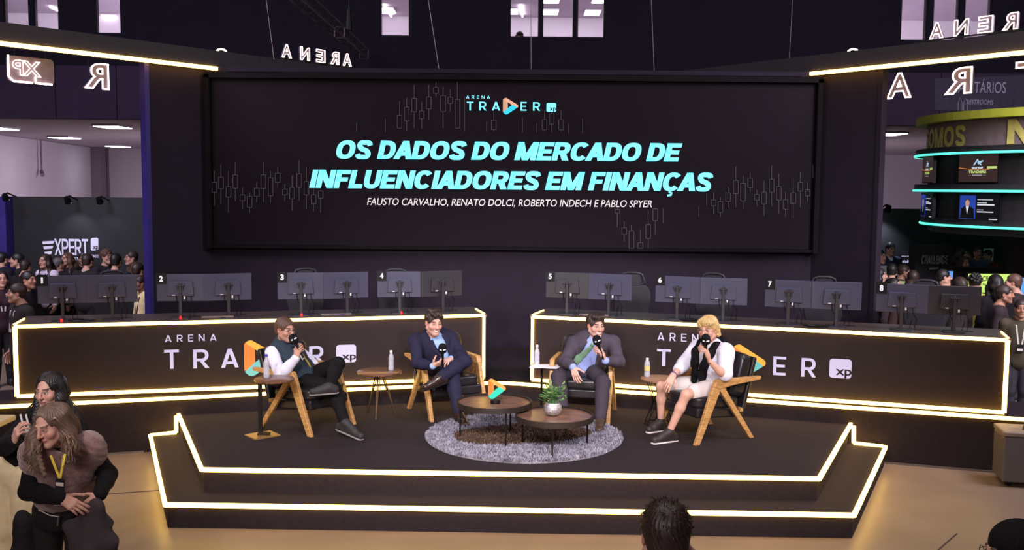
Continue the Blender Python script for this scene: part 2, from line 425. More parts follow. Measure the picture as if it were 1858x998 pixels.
for a, b in ((-24, XL(110) - .02), (XL(110), XL(218)), (XL(218) + .02, XL(1692)), (XL(1692) + .02, 24)): m.box(((a + b) / 2, 24.05, (FAS + 5.7) / 2), (b - a, 0.22, 5.7 - FAS))
m.box((0, 24.1, FAS / 2), (13.0, 0.2, FAS))
struct('wall_back_fascia', m, M_HALLWALL)
for i, (a, b) in enumerate(wins):
    m = MB(); c = (a + b) / 2
    for s in (a + .015, b - .015): m.box((s, 24.1, (SILL + HEAD) / 2), (0.03, 0.12, HEAD - SILL))
    for z in (SILL + .015, HEAD - .015): m.box((c, 24.1, z), (b - a, 0.12, 0.03))
    w = struct('window_%d' % (i + 1), m, M_BLK)
    g = obj('pane', MB().box((c, 24.1, (SILL + HEAD) / 2), (b - a - .05, 0.008, HEAD - SILL - .05)), glass('window_glass', (250, 248, 252), 0.0, 1.1), w)
# upper room
struct('wall_upper_room_back', MB().box((0, 36.1, 7.0), (48, 0.2, 4.0)), M_WHITEWALL)
struct('floor_upper_room', MB().box((0, 30.2, 5.05), (48, 11.8, 0.2)), M_GREYWALL)
struct('ceiling_upper_room', MB().box((0, 30.2, 9.0), (48, 11.8, 0.2)), M_WHITEWALL)
def ceiling_light(px, py, z, wx, wy, label, group):
    p = G(px, py, z)
    t = thing('ceiling_light', label, 'ceiling light', (p.x, p.y, z), 0, group)
    obj('frame', MB().box((0, 0, 0), (wx + .06, wy + .06, 0.05)), M_WHITEWALL, t, world=False)
    obj('diffuser', MB().box((0, 0, -0.03), (wx, wy, 0.02)), M_PANEL, t, world=False)
for px, py, lb in ((702, 18, 'bright ceiling panel seen through the single window above the left end of the title screen'),
                   (926, 20, 'ceiling panel cut by the left edge of the first of the three middle windows'),
                   (999, 21, 'ceiling panel in the middle one of the three middle upper windows'),
                   (1075, 22, 'ceiling panel in the last of the three middle upper windows'),
                   (205, 30, 'ceiling panel in the lone upper window above the left light beam'),
                   (1000, -1, 'ceiling panel cut by the top edge of the photo in the middle upper window'),
                   (1090, -1, 'ceiling panel cut by the top of the photo beside the last middle window')):
    ceiling_light(px, py, 8.86, 0.50, 0.9, lb, 'ceiling panels of the upper room')
for px, py, lb in ((205, 229, 'nearest lobby ceiling panel, above the left counter'), (117, 249, 'lobby ceiling panel left of the grey column'),
                   (214, 265, 'farthest lobby ceiling panel, just above the grey column'), (-2, 232, 'lobby ceiling panel cut by the left edge of the photo'),
                   (1612, 242, 'lobby ceiling panel between the stage wall and the round tower')):
    ceiling_light(px, py, FAS - .03, 0.62, 1.0, lb, 'ceiling panels of the lobby')
for k, (a, b, lb) in enumerate((((91, 13), (117, 25), 'slim tube light slanting in the third upper window from the left'), ((945, 11), (948, 30), 'slim upright tube light in the first of the middle windows'),
                                ((697, 10), (710, 30), 'slim tube light crossing the panel in the single window above the screen'))):
    p, q = G(*a, 8.84), G(*b, 8.84)
    tag(obj('tube_light', MB().tube([p, q], 0.03, 8), M_PANEL), lb, 'tube light', 'tube lights of the upper room')
# lobby behind the opening
struct('ceiling_lobby', MB().box((0, 34, FAS + .1), (48, 20, 0.2)), M_WHITEWALL)
struct('wall_lobby_back', MB().box((0, 43.6, 2.2), (48, 0.2, 4.6)), M_WHITEWALL)
a, b = Vector((-16.2, 31.0, 0)), Vector((-17.95, 43.4, 0))
struct('wall_lobby_left', MB().bar(a + Vector((0, 0, 2.2)), b + Vector((0, 0, 2.2)), 0.2, 4.5), M_WHITEWALL)
p = P(178, 300, 42.5); struct('trim_2', MB().box((p.x, 42.5, 2.2), (0.42, 0.5, 4.5)), M_GREYWALL)
p = P(194, 300, 43.3); struct('trim_3', MB().box((p.x, 43.42, 2.2), (0.05, 0.1, 4.5)), M_GREYWALL)
p = P(75, 290, 35.5); t = thing('sprinkler_pipe', 'thin grey pipe hanging down the white lobby wall', 'pipe', (p.x, 35.5, 3.3))
obj('pipe', MB().tube([(p.x, 35.5, FAS), (p.x, 35.5, 3.35)], 0.03, 8), M_GREYWALL, t)
obj('camera_head', MB().tube([(p.x, 35.5, 3.35), (p.x + .12, 35.3, 3.22)], 0.07, 10), M_GREYWALL, t)

# ================================================================== exhibition booths in front of the lobby
BZ = 2.67
x0, x1 = (-60 - 929) * 19.5 / 1820, (24 - 929) * 19.5 / 1820; x2 = (263 - 929) * 19.5 / 1820
M_BOOTH = mat('black_booth_panel', (20, 19, 26), 0.6, var=0.06)
bt = thing('booth_wall', 'black booth wall with the illuminated EXPERT sign behind the left crowd', 'booth wall', (x1, 19.5, 0))
obj('panel', MB().box(((x1 + x2 + .5) / 2, 19.6, BZ / 2), (x2 + .5 - x1, 0.2, BZ)), M_BOOTH, bt)
fb = Face((x1, 19.49, 0), (1, 0, 0))
m = MB(); fb.text(m, 'XPERT', 99, 433.5, 160, 463, heavy=.17, spacing=.5)
for k, (y0, y1) in enumerate(((438, 443), (447, 452), (457, 462))): fb.poly(m, [(77 + 2 * k, y0), (99 - 2 * k, y0 - 1), (97 - 2 * k, y1 - 1), (78 + 2 * k, y1)])
obj('lettering', m, M_WHITE, bt)
m = MB(); fb.poly(m, round_poly([fb.at(*q) for q in ((165, 432), (178.5, 431), (178.5, 454), (165, 455))], .04), px=False); bd = obj('emblem_badge', m, M_WHITE, bt)
m = MB(); fb.text(m, 'xp', 169, 446, 178, 455, depth=.009, off=.03); obj('badge_letters', m, M_BLACK, bd)
m = MB(); fb.text(m, 'INVESTI', 126, 467, 143, 471.5, off=.02); fb.text(m, 'MUNDO', 164, 462, 179, 467.5, off=.02); obj('subtitle', m, M_WHITE, bt)
tag(obj('booth_partition', MB().box(((x0 + x1) / 2, 19.4, BZ / 2), (x1 - x0 - .02, 0.35, BZ)), M_INDIGO_LIT), 'tall booth partition coloured as if in indigo light at the far left edge', 'partition')
xr0, xr1 = (1560 - 929) * 19.5 / 1820, 19.0
br = thing('booth_wall', 'dark booth wall behind the right crowd carrying small white lettering', 'booth wall', (xr0, 19.5, 0))
obj('panel', MB().box(((xr0 + xr1) / 2, 19.6, 1.29), (xr1 - xr0, 0.2, 2.58)), M_BOOTH, br)
fr = Face((xr0, 19.49, 0), (1, 0, 0)); m = MB()
fr.text(m, 'InfoM', 1633, 471.5, 1652, 477, off=.03); obj('lettering', m, M_WHITE, br); m = MB(); fr.text(m, 'MEDIA PAR', 1636, 464, 1652, 466, off=.02); obj('lettering', m, M_WHITE, br)
def clip_spot(px, py, Y, label, power, ty):
    p = P(px, py, Y); t = thing('clip_spotlight', label, 'spotlight', p, 0, 'spotlights clipped to the booth tops')
    obj('arm', MB().tube([(p.x, Y + .45, p.z + .02), (p.x, Y + .1, p.z + .10), (p.x, Y, p.z + .05)], 0.015, 8), M_BLK, t)
    obj('lamp_head', MB().tube([(p.x, Y - .02, p.z + .07), (p.x, Y + .05, p.z - .02)], [0.05, 0.065], 12), M_BLK, t)
    obj('bulb', MB().tube([(p.x, Y + .05, p.z - .02), (p.x, Y + .055, p.z - .03)], 0.055, 12), M_PANEL, t)
    spot('clip_light', (p.x, Y + .06, p.z - .06), (p.x, Y + .5, p.z - 1.4), power, 100, 0.8, 0.04, (0.8, 0.85, 1.0))
clip_spot(122, 365, 19.05, 'lit clip spotlight above the EXPERT sign', 26, 0)
clip_spot(180, 366, 19.05, 'lit clip spotlight at the right end of the EXPERT booth', 8, 0)
clip_spot(9, 360, 18.8, 'lit clip spotlight on the indigo partition', 5, 0)
clip_spot(1612, 381, 19.05, 'lit clip spotlight beside the round tower', 70, 0)
# restroom sign hanging on the fascia
ff = Face((0, 23.93, 0), (1, 0, 0))
rs = thing('restroom_sign', 'grey restroom sign reading SANITARIOS above the round tower', 'sign', (*P(1775, 165, 23.9).xy, 4.9))
m = MB(); ff.poly(m, [(1696, 143), (1870, 136), (1870, 205), (1696, 200)], 0.0, 0.01); obj('board', m, mat('grey_sign_board', (74, 66, 84), 0.8), rs)
m = MB(); ff.text(m, 'SANITÁRIOS', 1731, 143, 1825, 169, depth=.015, off=.0); obj('lettering', m, mat('pale_sign_letters', (176, 168, 186), .7), rs); m = MB(); ff.text(m, 'RESTROOMS', 1753, 181, 1802, 189.5, depth=.015, shear=.2)
obj('lettering', m, mat('pale_sign_letters', (176, 168, 186), 0.7), rs)
m = MB()
for dx in (0, 10): m.tube([ff.pt(*ff.at(1738 + dx, 201), .02), ff.pt(*ff.at(1738 + dx, 186), .02), ff.pt(*ff.at(1741 + dx, 178), .02), ff.pt(*ff.at(1745 + dx, 186), .02), ff.pt(*ff.at(1745 + dx, 201), .02)], .006, 6)
obj('pictogram', m, mat('pale_sign_letters', (176, 168, 186), 0.7), rs)

# ================================================================== round tower stand on the right
TC, TR = Vector((9.2, 16.0, 0)), 2.62
tw = thing('display_tower', 'round dark display tower with teal neon rims and a lime top ring', 'display tower', TC)
def ring(z0, z1, r0, r1, c=TC, seg=96): return MB().lathe([(r0, z0), (r1, z0), (r1, z1), (r0, z1), (r0, z0)], c, seg)
M_TDARK = mat('tower_graphite', (34, 32, 36), 0.55, var=0.06); M_LIME = mat('lime_lacquer', (176, 184, 60), 0.5, var=0.05)
obj('core', MB().lathe([(0, 2.27), (2.36, 2.27), (2.42, 2.36), (2.42, 3.5), (2.42, 4.02), (0, 4.02)], TC, 96), M_TDARK, tw)
obj('column', MB().lathe([(1.25, 0), (1.2, 2.28)], TC, 48), M_TDARK, tw)
obj('lettering_band', ring(3.56, 4.0, 2.25, 2.46), mat('tower_band', (128, 114, 116), 0.6), tw)
obj('top_ring', ring(4.0, 4.12, 2.2, 2.64), M_LIME, tw)
for z, r in ((3.50, TR), (2.935, TR), (2.40, TR - .12)):
    k = obj('shelf_rim', ring(z - .01, z + .10, 2.2, r), M_TDARK, tw)
    pts = [(TC.x + (r + .012) * math.cos(2 * math.pi * i / 96), TC.y + (r + .012) * math.sin(2 * math.pi * i / 96), z) for i in range(96)]
    obj('neon_rim', MB().tube(pts, 0.020, 6, closed=True), M_TEAL, k)
def on_cyl(px, py, r):
    d = ray(px, py); o = CAM - TC; A = d.x ** 2 + d.y ** 2; B = o.x * d.x + o.y * d.y; C = o.x ** 2 + o.y ** 2 - r * r
    t = (-B - math.sqrt(max(B * B - A * C, 0))) / A; return CAM + d * t
def wrap_text(body, z0, z1, th0, th1, r, m, off):
    g, f = block(body, .24, .1); lo, hi = g.min(0), g.max(0); mb = MB(); V = []
    for q in g:
        th = th0 + (q[0] - lo[0]) / (hi[0] - lo[0]) * (th1 - th0); V.append((TC.x + r * math.cos(th), TC.y + r * math.sin(th), z0 + (q[1] - lo[1]) / (hi[1] - lo[1]) * (z1 - z0)))
    mb.add(V, f); return mb
def cyl_ang(px, py, r): p = on_cyl(px, py, r); return math.atan2(p.y - TC.y, p.x - TC.x)
th1 = cyl_ang(1752, 240, 2.475); lw = .46 / 2.46
m = wrap_text('SOMOS', 3.61, 3.93, th1 - 5 * lw * .62, th1, 2.475, None, .05)
M_LIMET = mat('lime_letters', (206, 200, 112), 0.5)
obj('lettering', m, M_LIMET, tw)
tn = cyl_ang(1829, 236, 2.46); obj('lettering', wrap_text('N', 3.61, 3.97, tn, tn + lw * .8, 2.475, None, .05), M_LIMET, tw)
def tower_screen(px, py, label, z, w, h, kind):
    p = on_cyl(px, py, 2.46); n = Vector((p.x - TC.x, p.y - TC.y, 0)).normalized(); u = Vector((-n.y, n.x, 0))
    if u.x < 0 and abs(u.x) > abs(u.y): u = -u
    u = Vector((0, 0, 1)).cross(n)
    c = Vector((p.x, p.y, z)); t = thing('wall_screen', label, 'screen', c, 0, 'screens around the round tower')
    R = Matrix((u, -n, Vector((0, 0, 1)))).transposed()
    obj('housing', MB().box(c, (w + .03, 0.05, h + .03), R), M_BLK, t)
    f = Face(c + n * .026, u); m = MB().prism([(-w / 2, -h / 2), (w / 2, -h / 2), (w / 2, h / 2), (-w / 2, h / 2)], f.o, f.u, f.v, f.n, .003)
    def rc(a0, b0, a1, b1, d=.005): return f.poly(MB(), [(a0 * w, b0 * h), (a1 * w, b0 * h), (a1 * w, b1 * h), (a0 * w, b1 * h)], d, .002, px=False)
    def tx(s, a0, b0, a1, b1, **k): return place_text(MB(), s, f.o, f.u, f.v, f.n, a0 * w, a1 * w, b0 * h, b1 * h, depth=.006, **k)
    W = emit('screen_white', (225, 230, 240), .7)
    if kind == 'snow':
        obj('display', m, emit('screen_brown', (52, 36, 34), .8), t)
        obj('glow_line', f.poly(MB(), [(-.5 * w, .03 * h), (-.2 * w, -.03 * h), (.3 * w, -.04 * h), (.3 * w, -.055 * h), (-.2 * w, -.05 * h), (-.5 * w, .01 * h)], .005, .001, px=False), emit('screen_orange', (235, 140, 60), .9), t)
        k = MB()
        for q in ([(-.13, .10), (-.02, .34), (.0, .30), (-.09, .10)], [(-.02, .34), (.10, .10), (.06, .10), (-.01, .24)], [(-.02, .22), (.13, .28), (.14, .25), (.0, .12)]): f.poly(k, [(a * w, b * h) for a, b in q], .005, .001, px=False)
        obj('mountain_logo', k, emit('screen_ice', (170, 205, 235), .8), t)
        obj('lettering', tx('SNOW', -.16, -.05, .14, .05, off=.05), W, t); obj('lettering', tx('TRADERS', -.24, -.19, .22, -.09, off=.04), emit('screen_lime', (190, 215, 120), .8), t)
        obj('lettering', tx('— AWARD —', -.24, -.28, .22, -.24), W, t)
        obj('lettering_panel', rc(.24, -.02, .48, .06), emit('screen_lime', (190, 215, 120), .8), t)
    else:
        obj('display', m, emit('screen_black', (8, 9, 14), .8), t)
        obj('portrait_card', rc(-.46, -.44, -.06, .44), emit('screen_blue', (40, 70, 170), .7), t)
        obj('portrait_suit', f.poly(MB(), [(a * w, b * h) for a, b in ((-.44, -.42), (-.08, -.42), (-.10, -.06), (-.2, .06), (-.32, .06), (-.42, -.06))], .008, .001, px=False), emit('screen_black', (8, 9, 14), .8), t)
        obj('portrait_shirt', f.poly(MB(), [(a * w, b * h) for a, b in ((-.26, -.26), (-.22, .06), (-.30, .06))], .010, .001, px=False), W, t)
        obj('portrait_face', f.poly(MB(), [(-.26 * w + .055 * w * math.cos(i * .524), .16 * h + .13 * h * math.sin(i * .524)) for i in range(12)], .011, .001, px=False), emit('screen_skin', (200, 150, 130), .7), t)
        obj('portrait_hair', f.poly(MB(), [(-.26 * w + .06 * w * math.cos(i * .314), .20 * h + .13 * h * math.sin(i * .314)) for i in range(11)], .0105, .001, px=False), emit('screen_hair', (24, 18, 20), .7), t)
        k = MB()
        for b0, a1, hh in ((.28, .36, .025), (.16, .22, .025), (.08, .40, .05), (-.10, .14, .025), (-.18, .38, .04)): 
            f.poly(k, [(-.02 * w, b0 * h), (a1 * w, b0 * h), (a1 * w, (b0 + hh) * h), (-.02 * w, (b0 + hh) * h)], .005, .001, px=False)
        f.poly(k, [(.28 * w, -.44 * h), (.48 * w, -.44 * h), (.48 * w, -.41 * h), (.28 * w, -.41 * h)], .005, .001, px=False)
        obj('caption_lines', k, W, t)
tower_screen(1777, 304, 'tower screen reading SNOW TRADERS on a brown picture', 3.275, .70, .41, 'snow')
tower_screen(1777, 377, 'tower screen with a portrait card and white caption lines', 2.69, .72, .40, 'face')
tower_screen(1686, 312, 'oblique tower screen with the mountain logo on the left upper rim', 3.275, .70, .41, 'snow')
tower_screen(1684, 377, 'oblique tower screen with a blue portrait on the left lower rim', 2.69, .72, .40, 'face')
# challenge banner, crypto board, glowing monitors behind the right desks
p = P(1694, 475, 18.1); c = thing('banner_box', 'dark banner box printed with CHALLENGE behind the right crowd', 'banner', (p.x, 18.1, 0))
fc = Face((p.x, 18.09, 0), (1, 0, 0)); m = MB(); fc.poly(m, [(1655, 448), (1722, 442), (1722, 560), (1655, 560)], -.3, .3)
a = fc.rect(1655, 445, 1722, 560); m = MB().box(((p.x), 18.25, (a[3]) / 2), (a[1] - a[0], .3, a[3])); obj('box', m, mat('banner_grey', (48, 46, 50), .8), c)
m = MB(); fc.text(m, 'CHALLENGE', 1672, 463, 1719, 479, heavy=.24, shear=.15); obj('lettering', m, mat('banner_letters', (150, 146, 140), .7), c)
m = MB(); fc.poly(m, [(1686, 486), (1702, 485), (1702, 488), (1686, 489)]); obj('caption_bar', m, mat('banner_letters', (150, 146, 140), .7), c)
def board(name, label, cat, px0, py0, px1, py1, Y, m, stand=True, th=.06):
    f = Face((0, Y, 0), (1, 0, 0)); a0, a1, b0, b1 = f.rect(px0, py0, px1, py1)
    t = thing(name, label, cat, ((a0 + a1) / 2, Y, 0))
    obj('panel', MB().box(((a0 + a1) / 2, Y + th / 2, (b0 + b1) / 2), (a1 - a0, th, b1 - b0)), M_BLK, t)
    obj('face_sheet', MB().box(((a0 + a1) / 2, Y - .002, (b0 + b1) / 2), (a1 - a0 - .02, .004, b1 - b0 - .02)), m, t)
    if stand: obj('stand', MB().box(((a0 + a1) / 2, Y + th / 2 + .03, b0 / 2), (.08, .06, b0 + .1)).box(((a0 + a1) / 2, Y, .015), (min(.5, (a1 - a0) * .7), .4, .03)), M_BLK, t)
    return t, Face((0, Y - .006, 0), (1, 0, 0))
t, f = board('price_board', 'lime green board reading CRYPTO behind the right crowd', 'sign', 1755, 496, 1836, 532, 14.6, emit('lime_screen', (176, 214, 92), .75))
m = MB(); f.text(m, '2 CRYPTO', 1775, 501, 1818, 510, off=.01); f.text(m, 'R$ 5.00', 1783, 514, 1800, 518.5, off=.01); f.poly(m, [(1787, 522), (1800, 522), (1800, 531), (1787, 531)]); obj('lettering', m, M_BLACK, t)
m = MB(); f.text(m, 'C', 1790, 523.5, 1796, 529.5, off=.03, depth=.009); obj('lettering', m, emit('lime_screen', (176, 214, 92), .75), t)
t, f = board('phone_screen', 'small upright blue screen beside the lime chair', 'screen', 1719, 491, 1730, 507, 16.0, emit('screen_sky', (70, 140, 225), .9))
t, f = board('upright_screen', 'bright blue screen at the right edge of the photo', 'screen', 1851, 503, 1872, 545, 14.4, emit('screen_sky', (70, 140, 225), .9))
t, f = board('white_panel', 'tall white panel behind the people at the back counter', 'panel', 1783, 450, 1803, 486, 19.43, mat('white_board', (196, 200, 210), .6), False)
q = P(1780, 486, 17.6); tag(obj('back_counter', MB().box((q.x, 17.75, q.z / 2), (1.1, .4, q.z)), M_BOOTH), 'black counter in front of the group below the round tower', 'counter')
# ================================================================== stage: lower step, deck, desk platform
sg = thing('stage', 'two level black carpeted stage edged with warm light strips', 'stage', (0, 10, 0))
BACK = [(3.67, 10.71), (.42, 11.725), (.1, 11.86), (-.35, 11.82), (-3.65, 10.88)]
obj('lower_step', MB().slab([(-2.93, 8.37), (2.89, 8.25), (3.99, 10.50), (3.70, 10.70)] + BACK + [(-3.68, 10.86), (-3.92, 10.74)], 0, .2), M_CARPET, sg)
obj('deck', MB().slab([(-2.73, 8.74), (2.70, 8.63)] + BACK, .2, .4), M_CARPET, sg)
e = .012
led('light_strip', [(-3.66, 10.87, .405), (-2.745, 8.735, .405), (2.71, 8.615, .405), (3.685, 10.69, .405)], sg)
led('light_strip', [(-3.675, 10.83, .40), (-3.675, 10.83, .215), (-3.925, 10.73, .205), (-2.945, 8.36, .205), (2.895, 8.235, .205), (4.0, 10.50, .205), (3.70, 10.62, .215), (3.70, 10.64, .40)], sg)

lf = lambda x: 11.455 + .299 * (x + 1.833); rf = lambda x: 11.477 - .311 * (x - 1.233)
front = [(-7.2, lf(-7.2)), (-.35, lf(-.35)), (-.1, 11.915), (.12, 11.87), (.42, rf(.42)), (7.2, rf(7.2))]
pf = thing('desk_platform', 'raised black platform under the desks edged with a warm light strip', 'platform', (0, 12.5, 0))
obj('deck', MB().slab(front + [(7.2, rf(7.2) + .9), (5.3, rf(5.3) + 1.1), (5.3, 12.7), (4.9, 13.3), (4.3, 14.9), (-4.3, 14.9), (-4.9, 13.3), (-5.3, 12.7), (-5.3, lf(-5.3) + 1.1), (-7.2, lf(-7.2) + .9)], 0, .57), M_CARPET, pf)
led('light_strip', [(x, y - .012, .585) for x, y in front], pf)
M_KICK = mat('scuffed_metal_edge', (120, 112, 110), .4, .6)
obj('base_rail', MB().bar((4.02, rf(4.02) - .015, .01), (7.2, rf(7.2) - .015, .01), .02, .02), M_KICK, pf); obj('base_rail', MB().bar((-4.02, lf(-4.02) - .015, .01), (-7.2, lf(-7.2) - .015, .01), .02, .02), M_KICK, pf)

# ================================================================== stage back wall with angled wings, title screen
m = MB(); m.box((0, 14.8, 2.6), (8.9, .2, 4.06)); 
struct('wall_stage', m, M_BLACKWALL)
for s, nm in ((-1, 'wall_stage_left'), (1, 'wall_stage_right')):
    struct(nm, MB().bar((s * 4.42, 14.74, 2.29), (s * 5.03, 13.935, 2.29), .10, 4.58), M_BLACKWALL)
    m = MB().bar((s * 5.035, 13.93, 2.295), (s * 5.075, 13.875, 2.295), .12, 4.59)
    struct('trim_wall_end_left' if s < 0 else 'trim_wall_end_right', m, M_INDIGO_LIT if s < 0 else M_BLACKWALL)  # left end coloured indigo for the blue light falling on it
sc = thing('title_screen', 'huge dark screen with the cyan title OS DADOS DO MERCADO', 'screen', (0, 14.6, 2.07))
fs = Face((0, 14.60, 0), (1, 0, 0))
M_SCR = mat('dark_led_panel', (31, 24, 31), .6, var=.10, scale=.5, spec=.06)
obj('panel', MB().box((0, 14.66, 3.26), (8.70, .10, 2.39)), M_SCR, sc)
m = MB()
for x in (-4.40, 4.40): m.box((x, 14.62, 3.26), (.07, .18, 2.5))
m.box((0, 14.62, 4.50), (8.87, .18, .08)); m.box((0, 14.62, 2.04), (8.87, .14, .04)); obj('frame', m, mat('black_felt_frame', (17, 14, 18), .9), sc)
m = MB()
CANDLES = [(389,330.5,349.6,309.6,373),(401,321,343,297.6,370),(414.6,338.6,358,310.6,386),(427,317,342,294,365),(440,353,364.7,340.5,379),(453,356,376.7,350,386),(466,341,356.7,330,367.5),(478,317,342.6,294,367),(491,322,355.7,310,368),(504,314,331.5,304,340.5),(517,343,354,334,365),(530,339.5,361,318.6,382),(543,315,340.5,291,364),(556,329,354,304,379),(569,353,370,341,384),(582,346,360,345,386),
 (1294.7,362.7,374,349,388),(1307,365.6,386,358,394),(1321,350,366,339.6,377),(1335,327,352,302,376),(1348,332,365,319,378.5),(1361,323,341,314,349.6),(1373,352.5,364,344.6,374),(1386,348,370.6,328,391),(1400,324.7,349.6,300.5,374),(1413,338.5,363.6,315,388.7),(1425,362,380,348,394),(1439,349.6,369.5,323,397),(1452,330.6,347,313,376),(1465,344,356,331,366),
 (1120,379.6,387.5,379,412),(1132.5,413,426,402,438),(1145.6,418.5,451,408,451),(1162,440,451,416.5,451),(1176,407,433,383,451),(1189,378.5,401,377,426),
 (725,209,233,184,234),(738,194,220,177,237),(751.5,178,203.5,154,232),(765,201,216,185,234),(778,175.6,198,154,218),(791,158,170,149,176),(804,173,203,158,232),(817,176,188,162,203),(830,180,233,149,234),(896,217.6,236,203,238),(988,217,236,200,238),(1001,206,226,190,240),(1018,217,236,200,238)]
for x, y0, y1, w0, w1 in CANDLES:
    for q in ([(x - 4.7, y0), (x + 4.7, y0), (x + 4.7, y0 + .9), (x - 4.7, y0 + .9)], [(x - 4.7, y1 - .9), (x + 4.7, y1 - .9), (x + 4.7, y1), (x - 4.7, y1)],
              [(x - 4.7, y0), (x - 3.8, y0), (x - 3.8, y1), (x - 4.7, y1)], [(x + 3.8, y0), (x + 4.7, y0), (x + 4.7, y1), (x + 3.8, y1)],
              [(x - .45, w0), (x + .45, w0), (x + .45, y0), (x - .45, y0)], [(x - .45, y1), (x + .45, y1), (x + .45, w1), (x - .45, w1)]):
        if abs(q[2][1] - q[0][1]) > .5: fs.poly(m, q, .002, .001)
for x, y0, y1 in ((843, 176, 238), (883, 220, 238), (948, 212, 240), (974, 224, 240), (1031, 224, 242), (1057, 215, 242), (1203, 378, 405), (1268, 375, 394), (1282, 350, 373), (647, 222, 238), (699, 216, 240), (1475, 299, 322)):
    fs.poly(m, [(x - .4, y0), (x + .4, y0), (x + .4, y1), (x - .4, y1)], .002, .001)
o = obj('candlestick_pattern', m, emit('screen_grey_line', (74, 66, 76), .55), sc)
m = MB(); fs.text(m, 'OS DADOS DO MERCADO DE', 610, 257.5, 1238, 290.5, heavy=.27, spacing=.42, shear=.2, cap=True); obj('title_line', m, M_CYAN, sc)
m = MB(); fs.text(m, 'INFLUENCIADORES EM FINANÇAS', 561, 311, 1294, 344, heavy=.27, spacing=.42, shear=.2, cap=True); obj('title_line', m, M_CYAN, sc)
m = MB(); fs.text(m, 'FAUSTO CARVALHO, RENATO DOLCI, ROBERTO INDECH E PABLO SPYER', 666, 361.5, 1183, 374, off=.004, shear=.2, cap=True); obj('speaker_names', m, M_CREAM, sc)
def logo(f, parent, letters, arena, emb, badge, mat_l, mats_e, xp_rect, xp_mat, off=.03):
    ws = [block_glyph(ch, .15)[0] for ch in 'ARENA']; tot = sum(ws) + 4 * .675; x = 0; a0, a1, b0, b1 = f.rect(*arena)
    for ch, w_ in zip('ARENA', ws):
        m = MB(); place_text(m, ch, f.o, f.u, f.v, f.n, a0 + (a1 - a0) * x / tot, a0 + (a1 - a0) * (x + w_) / tot, b0, b1, depth=.003, heavy=.15, cap=True); obj('letter', m, mat_l, parent); x += w_ + .675
    for ch, *r in letters: m = MB(); f.text(m, ch, *r, heavy=.17, cap=True); obj('letter', m, mat_l, parent)
    a0, a1, b0, b1 = f.rect(*emb)
    for (nm, pts), mm in zip(EMBLEM, mats_e):
        m = MB(); f.poly(m, round_poly([(a0 + x * (a1 - a0), b0 + y * (b1 - b0)) for x, y in pts], .06 * (a1 - a0), 4), .003 + .002 * (nm == 'emblem_bottom_band') + .001 * (nm == 'emblem_top_band'), .006, px=False)
        obj(nm, m, mm, parent)
    a0, a1, b0, b1 = f.rect(*badge); m = MB(); f.poly(m, rrect(a0, b0, a1, b1, .14 * (a1 - a0)), px=False); bd = obj('emblem_badge', m, mat_l, parent)
    m = MB(); f.text(m, 'xp', *xp_rect, off=.02, depth=.009); obj('badge_letters', m, xp_mat, bd)
logo(fs, sc, [('T', 847, 184.5, 859, 200.5), ('R', 869.5, 184.5, 883, 200.5), ('A', 892.5, 185, 907.5, 200.5), ('E', 944.5, 185, 955.5, 201), ('R', 967, 185.5, 980.5, 201)], (846, 173.5, 889, 179),
     (912.5, 177.5, 940.5, 208), (991.5, 187, 1009, 203), M_CYAN, (emit('screen_beige', (206, 160, 130), .85), emit('screen_peach', (226, 170, 140), .9), emit('screen_turquoise', (40, 200, 225), 1.0)), (997, 195.2, 1009, 203), M_SCR)

